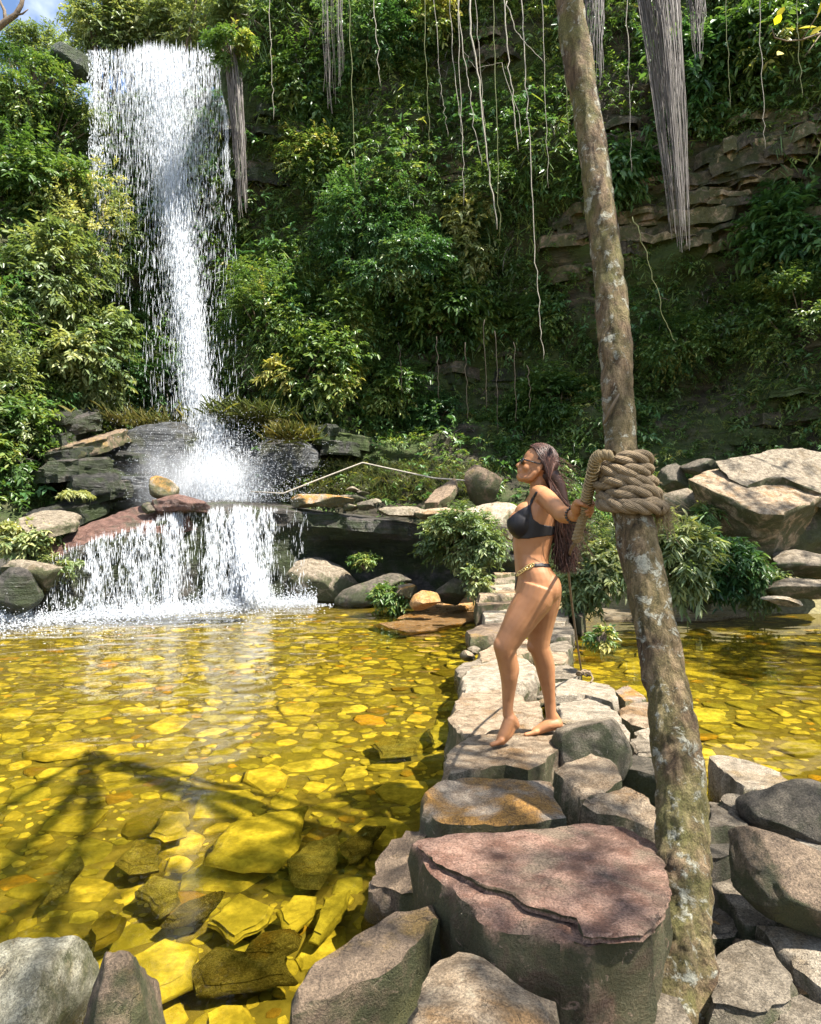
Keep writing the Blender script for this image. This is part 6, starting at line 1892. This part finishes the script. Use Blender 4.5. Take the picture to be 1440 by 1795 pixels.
# hair: strands from the scalp, down behind the back, some loose in the wind
def hair_mat():
    m, nt, N, L, out = new_mat('dark_hair')
    at = N.new('ShaderNodeAttribute'); at.attribute_name = 'tint'
    c = ramp(nt, at.outputs['Fac'], [(0, (.012, .006, .0045)), (.5, (.04, .018, .012)), (1, (.13, .06, .042))])
    principled(nt, out, c, .42, None, .25)
    return m
M['hair'] = hair_mat()
rh = np.random.default_rng(4)
parts_v, parts_f, parts_t, off = [], [], [], 0
def strand(pts, r, tn):
    global off
    mbx = MB(); mbx.tube([Vector(p) for p in pts], r, 4, cap=False)
    v = mbx.V[0]
    parts_v.append(v); parts_f.extend([[i + off for i in f] for f in mbx.F]); parts_t.append(np.full(len(v), tn)); off += len(v)
Hv = lambda f, d, l: np.array(list(H(f, d, l)))
for i in range(1500):
    # a root on the scalp
    s = rh.choice([-1, 1]) if i > 260 else -1 * -1 if False else rh.choice([1, 1, -1])
    u0 = rh.uniform(-.15, 1.0)                       # how far along the parting, front to back
    f0, d0 = 52 - 130 * u0, -88 + 30 * u0 ** 2 + rh.uniform(0, 16)
    l0 = s * rh.uniform(1, 22)
    q = []
    lat = rh.uniform(.25, 1.0)
    # over the side of the head, behind the ear, to the nape
    for t in np.linspace(0, 1, 6):
        th = t * (1.25 + .35 * lat)
        rad = 101 + 3 * math.sin(i)
        ff = f0 * (1 - t) + (-68 - 22 * (1 - lat)) * t
        ll = s * (abs(l0) + (80 * lat) * math.sin(min(th, 1.5)))
        dd = d0 * (1 - t) + (62 + 25 * rh.uniform(0, 1)) * t - 12 * math.sin(t * math.pi)
        v = np.array([ff + 5, dd + 10, ll]); e = v / np.array([95, 98, 78]); ln_ = np.linalg.norm(e)
        tgt = 1.06 + .05 * rh.uniform()
        if ln_ < tgt: v = v * tgt / ln_
        q.append(Hv(v[0] - 5, v[1] - 10, v[2] * 1.0))
    # down the back
    wild = rh.uniform() < .13
    endx = 532 + rh.normal() * 36 + (0 if not wild else rh.uniform(40, 150)); endy = rh.uniform(640, 765) if not wild else rh.uniform(420, 700)
    edep = D0 + rh.normal() * .045 - (.03 if s > 0 else -.03)
    a = q[-1]; e = np.array(list(C(endx, endy, edep))); mid = np.array(list(C(505 + rh.normal() * 16 + (35 if wild else 0), 430 + rh.normal() * 30, D0 + rh.normal() * .07 - .02 * s)))
    for t in np.linspace(.14, 1, 9):
        w1 = (1 - t) ** 2; w2 = 2 * t * (1 - t); w3 = t * t
        p = a * w1 + mid * w2 + e * w3
        p = p + np.array([.010 * math.sin(t * 17 + i), .010 * math.cos(t * 15 + i * 1.7), 0]) * t
        q.append(p)
    r0_ = rh.uniform(.0012, .0027)
    strand(q, [r0_] * 6 + list(np.linspace(r0_, r0_ * .35, 9)), float(np.clip(rh.normal(.5, .25), 0, 1)))
# wind-blown wisps
for i in range(60):
    a = np.array(list(C(470 + rh.uniform(-10, 30), 120 + rh.uniform(0, 230), D0 + rh.normal() * .04)))
    L_ = rh.uniform(50, 150); dy = rh.uniform(30, 120)
    q = [a + (np.array(list(C(470 + L_ * t, 200 + dy * t ** 1.6, D0))) - np.array(list(C(470, 200, D0)))) + rh.normal(size=3) * .004 for t in np.linspace(0, 1, 7)]
    strand(q, list(np.linspace(.0012, .0005, 7)), float(rh.uniform(.4, 1)))
# the skull-hugging under layer and the core of the fall of hair, so that no scalp shows through
mbx = MB()
V, Fc = [], []
ku, kv = 30, 20
for i in range(kv + 1):
    for j in range(ku):
        th, ph = math.pi * i / kv, 2 * math.pi * j / ku
        v = np.array([math.sin(th) * math.cos(ph) * 97, -math.cos(th) * 101, math.sin(th) * math.sin(ph) * 78])
        V.append(Hv(v[0] - 6, v[1] - 10, v[2]))
V = np.array(V)
cen = []
for i in range(kv):
    for j in range(ku):
        fs = [i * ku + j, i * ku + (j + 1) % ku, (i + 1) * ku + (j + 1) % ku, (i + 1) * ku + j]
        th, ph = math.pi * (i + .5) / kv, 2 * math.pi * (j + .5) / ku
        f_ = math.sin(th) * math.cos(ph) * 97 - 6; d_ = -math.cos(th) * 101 - 10
        if f_ < 62 - max(0, d_ + 70) * .85 and d_ < 75 and f_ < 55: Fc.append(fs)
parts_v.append(V); parts_f.extend([[i + off for i in f] for f in Fc]); parts_t.append(np.full(len(V), .35)); off += len(V)
core = MB()
cpts, crad = interp_path([H(-62, 35), C(486, 300), C(505, 420), C(518, 540), C(528, 650), C(532, 715)], [.062, .05, .047, .045, .04, .02], 24)
core.tube([Vector(q) for q in cpts], list(crad), 14, flat=1.0, rnd=True)
v = core.V[0]; v = v + norm(v - v.mean(0)) * (fbm(v * np.array([60, 60, 6]), 3, 3) * .012)[:, None]
parts_v.append(v); parts_f.extend([[i + off for i in f] for f in core.F]); parts_t.append(np.full(len(v), .3)); off += len(v)
put('hair', np_mesh('hair', np.concatenate(parts_v), parts_f, np.concatenate(parts_t)), M['hair'], person)

# ------------------------------------------------------------------ the stones on the bed of the pools
def bed_stone_mat():
    m, nt, N, L, out = new_mat('bed_stone')
    pos = N.new('ShaderNodeNewGeometry').outputs['Position']
    at = N.new('ShaderNodeAttribute'); at.attribute_name = 'tint'
    oi = N.new('ShaderNodeObjectInfo')
    r = fmath(nt, 'FRACT', fmath(nt, 'ADD', at.outputs['Fac'], fmath(nt, 'MULTIPLY', oi.outputs['Random'], .999)))
    c = ramp(nt, r, [(0, (.4, .37, .22)), (.2, (.5, .46, .27)), (.36, (.33, .32, .2)), (.5, (.54, .48, .3)), (.6, (.48, .3, .12)), (.66, (.52, .46, .28)), (.8, (.28, .27, .16)), (.86, (.15, .13, .07)), (.92, (.58, .54, .38)), (.97, (.22, .15, .08)), (1, (.45, .4, .24))], 'CONSTANT')
    f = noise_tex(nt, pos, 22, 7, .7); g = noise_tex(nt, pos, 5, 4, .6)
    c = mixc(nt, 1.0, c, ramp(nt, f, [(.32, .6), (.6, 1.12)]), 'MULTIPLY')
    c = mixc(nt, ramp(nt, g, [(.46, 0), (.6, .65)]), c, (.13, .125, .055))
    c = mixc(nt, 1.0, c, (1.06, .99, .55), 'MULTIPLY')
    principled(nt, out, c, .7, bump(nt, f, .8, .02), .3)
    return m
M['bed_stone'] = bed_stone_mat()
rb = np.random.default_rng(31)
def flat_stone(rg, n=None):
    """Irregular flattish stone of radius about 1: rim, bevel and a domed top, under fifty triangles."""
    n = n or int(rg.integers(6, 9))
    a = np.sort((np.arange(n) + rg.uniform(-.32, .32, n)) * 2 * math.pi / n)
    r = rg.uniform(.72, 1.15, n); el = rg.uniform(.6, 1.0)
    x, y = np.cos(a) * r, np.sin(a) * r * el
    h = rg.uniform(.12, .26)
    tl = rg.normal(size=2) * .1
    rings = []
    for s, z in ((1.05, -.12), (1.0, h * .55), (.86, h)):
        rings.append(np.stack([x * s, y * s, z + (x * tl[0] + y * tl[1]) * s + rg.normal(size=n) * .02], 1))
    V = np.concatenate(rings + [np.array([[0, 0, h * 1.12]])])
    Fc = []
    for i in range(2):
        for j in range(n):
            k = (j + 1) % n
            Fc.append([i * n + j, i * n + k, (i + 1) * n + k, (i + 1) * n + j])
    for j in range(n): Fc.append([2 * n + j, 2 * n + (j + 1) % n, 3 * n])
    return V, Fc
protos = [flat_stone(rb) for _ in range(26)]
proto_me = []
for k, (V, Fc) in enumerate(protos):
    me = np_mesh('bed_stone', V, Fc, np.full(len(V), rb.uniform(0, .6)), True)
    me.set_sharp_from_angle(angle=R(34 if k % 2 else 70))
    me.materials.append(M['bed_stone'])
    proto_me.append(me)
bed_off = Vector(bed.location)
# positions: dart throwing, the largest first
placed = []
PX, PY_, PR = np.empty(0), np.empty(0), np.empty(0)
def throw(n, lo, hi, xr, yr, overlap=.86):
    global PX, PY_, PR
    for _ in range(n):
        y = yr[0] + (yr[1] - yr[0]) * rb.uniform() ** 1.5; x = rb.uniform(*xr)
        if abs(x) > .66 * y + .5: continue
        r = rb.uniform(lo, hi) * (1 if y < 3 else 1 + (y - 3) * .035)
        if len(PX) and np.any((PX - x) ** 2 + (PY_ - y) ** 2 < ((PR + r) * overlap) ** 2): continue
        PX = np.append(PX, x); PY_ = np.append(PY_, y); PR = np.append(PR, r)
throw(260, .15, .24, (-4, 5.5), (1.6, 9), .8)
throw(1600, .1, .15, (-6, 6), (1.5, 12), .78)
throw(6000, .06, .1, (-8, 7), (1.5, 13), .74)
throw(16000, .028, .06, (-6, 6), (1.5, 12), .74)
throw(5000, .014, .028, (-4, 2.5), (1.5, 4.5), .75)
zb = bed_height(PX, PY_)
ok = (zb < .03) & ~((PX > .2) & (PY_ < 2.6) & (PX > np.interp(PY_, [1.5, 2.6], [.25, .35])))
PX, PY_, PR, zb = PX[ok], PY_[ok], PR[ok], zb[ok]
show = np.argsort(-(PR / PY_))
big_i = show[:190]; rest = show[190:]
for k in big_i:
    o = bpy.data.objects.new('stone', proto_me[int(rb.integers(0, 26))])
    col.objects.link(o); o.parent = bed
    s = PR[k]
    zs = s * rb.uniform(.7, 1.25)
    z = min(zb[k], -.04 - zs * .3)
    o.location = Vector((PX[k], PY_[k], z)) - bed_off
    o.scale = (s, s, zs)
    o.rotation_euler = (rb.normal() * .1, rb.normal() * .1, rb.uniform(0, 6.28))
Vs, Fs, Ts, off = [], [], [], 0
for k in rest:
    V, Fc = protos[int(rb.integers(0, 26))]
    a = rb.uniform(0, 6.28); s = PR[k]; ca, sa = math.cos(a), math.sin(a)
    zs = s * rb.uniform(.7, 1.25); z = min(zb[k], -.03 - zs * .42)
    v = np.stack([(V[:, 0] * ca - V[:, 1] * sa) * s + PX[k], (V[:, 0] * sa + V[:, 1] * ca) * s + PY_[k], V[:, 2] * zs + z], 1)
    Vs.append(v); Fs += [[i + off for i in f] for f in Fc]; Ts.append(np.full(len(v), rb.uniform(0, 1))); off += len(v)
sm = np_mesh('small_stones', np.concatenate(Vs), Fs, np.concatenate(Ts), True)
sm.set_sharp_from_angle(angle=R(34))
put('small_stones', sm, M['bed_stone'], bed)['kind'] = 'stuff'
# the large sunken blocks near the camera
M['sunk'] = rock_mat('sunken_stone', (.22, .2, .12), (.46, .42, .27), (.36, .3, .14), .56, moss_amt=.3, wet_z=0)
SUB = [([(366, 1535), (410, 1470), (470, 1452), (535, 1440), (520, 1500), (480, 1545), (430, 1548)], -.13, 'rock_tan'), ([(508, 1530), (545, 1500), (590, 1488), (592, 1530), (560, 1572), (520, 1570)], -.12, 'rock_pale'),
       ([(545, 1665), (570, 1600), (615, 1580), (600, 1625), (560, 1672)], -.1, 'rock_pale'), ([(335, 1715), (385, 1676), (430, 1685), (495, 1678), (510, 1730), (430, 1745), (350, 1750)], -.06, 'rock_tan'),
       ([(362, 1640), (420, 1590), (478, 1612), (470, 1640), (410, 1675)], -.1, 'rock_brown'), ([(235, 1585), (270, 1556), (318, 1570), (320, 1600), (280, 1622)], -.1, 'rock_rust'),
       ([(155, 1640), (190, 1608), (218, 1620), (205, 1650), (165, 1672)], -.05, 'rock_tan'), ([(285, 1636), (330, 1600), (385, 1582), (360, 1620), (300, 1640)], -.08, 'rock_orange'),
       ([(488, 1615), (515, 1588), (552, 1590), (545, 1620), (505, 1648)], -.08, 'rock_brown'), ([(205, 1542), (240, 1500), (278, 1510), (276, 1550), (230, 1556)], -.13, 'rock_pale'),
       ([(265, 1490), (290, 1450), (328, 1450), (325, 1490), (290, 1500)], -.13, 'rock_pale'), ([(420, 1690), (460, 1650), (515, 1642), (520, 1668), (480, 1690)], -.05, 'rock_pale'),
       ([(360, 1790), (390, 1774), (430, 1775), (440, 1800), (420, 1830), (360, 1830)], -.04, 'rock_tan'), ([(100, 1560), (140, 1515), (148, 1530), (120, 1570), (80, 1590)], -.06, 'rock_rust'),
       ([(230, 1690), (290, 1655), (345, 1670), (330, 1730), (270, 1760), (225, 1740)], -.05, 'rock_grey'), ([(600, 1500), (640, 1470), (672, 1470), (650, 1510), (615, 1530)], -.1, 'rock_brown'),
       ([(752, 1288), (768, 1272), (788, 1276), (790, 1300), (762, 1316)], -.03, 'rock_rust'), ([(650, 1322), (690, 1306), (735, 1310), (730, 1340), (668, 1346)], -.1, 'rock_pale')]
for k, (ol, z, mt) in enumerate(SUB):
    stone_px('stone', ol, z - .02, .06, M[('bed_stone', 'sunk', 'bed_stone', 'rock_olive')[k % 4]], None, seed=600 + k, parent=bed, step=.05, bevel=.03, rough=.014, flare=.1)
# small broken stones lodged between the big ones and on the bank
rk = np.random.default_rng(8)
fill = []
for k in range(60): fill.append((rk.uniform(.9, 2.4), rk.uniform(1.7, 3.5), .085))
for k in range(45):
    y = rk.uniform(2.2, 9); fill.append((np.interp(y, [p[0] for p in PATHX], [p[1] for p in PATHX]) + rk.choice([-1, 1]) * rk.uniform(.1, .42), y, .03 + .02 * rk.uniform()))
fm = [boulder_mesh('stone', (1, rk.uniform(.6, .9), rk.uniform(.4, .6)), 800 + k, 12, .05, 3) for k in range(8)]
for k, me in enumerate(fm): me.materials.append(M[('rock_tan', 'rock_grey', 'rock_brown', 'rock_grey', 'rock_dark', 'rock_tan', 'rock_orange', 'rock_grey')[k]])
for x, y, z in fill:
    o = bpy.data.objects.new('stone', fm[int(rk.integers(0, 8))]); col.objects.link(o); o.parent = bed
    s = rk.uniform(.03, .085) * (1 if y < 4 else 1.6)
    o.location = Vector((x, y, z)) - bed_off; o.scale = (s, s, s); o.rotation_euler = (rk.normal() * .3, rk.normal() * .3, rk.uniform(0, 6))
# gravel between the stones of the right bank
n = 5200
gx_ = rb.uniform(.35, 3.2, n); gy_ = rb.uniform(1.5, 3.9, n)
gz_ = bed_height(gx_, gy_)
k_ = gz_ > .0
gx_, gy_, gz_ = gx_[k_], gy_[k_], gz_[k_]
Vs, Fs, Ts, off = [], [], [], 0
octa = np.array([[1, 0, 0], [0, 1, 0], [-1, 0, 0], [0, -1, 0], [0, 0, .7], [0, 0, -.5]], float)
of = [[0, 1, 4], [1, 2, 4], [2, 3, 4], [3, 0, 4], [1, 0, 5], [2, 1, 5], [3, 2, 5], [0, 3, 5]]
for i in range(len(gx_)):
    s = rb.uniform(.006, .02) if rb.uniform() < .9 else rb.uniform(.02, .035)
    v = (octa * rb.uniform(.6, 1.2, (6, 1)))
    a = rb.uniform(0, 6.28); ca, sa = math.cos(a), math.sin(a)
    v = np.stack([v[:, 0] * ca - v[:, 1] * sa, v[:, 0] * sa + v[:, 1] * ca, v[:, 2]], 1) * s * np.array([1.2, 1, .8]) + np.array([gx_[i], gy_[i], gz_[i] + s * .2])
    Vs.append(v); Fs += [[j + off for j in f] for f in of]; Ts.append(np.full(6, rb.uniform(0, 1))); off += 6
tag(put('gravel', np_mesh('gravel', np.concatenate(Vs), Fs, np.concatenate(Ts), False), simple_mat('gravel_stone', (.2, .17, .13), .8, .3, .6, 14), origin=(1.2, 2.5, 0)), 'loose gravel between the stones of the right bank', None, None, 'stuff')

# everything that stands in or under the water takes the light that the waves bend
for o in scene.objects:
    if o.type == 'MESH' and o is not pool and (o.parent is bed or o is bed or o.name.split('.')[0] in ('stone', 'stepping_stone', 'boulder', 'slab_rock', 'sandbank')):
        o.cycles.is_caustics_receiver = True
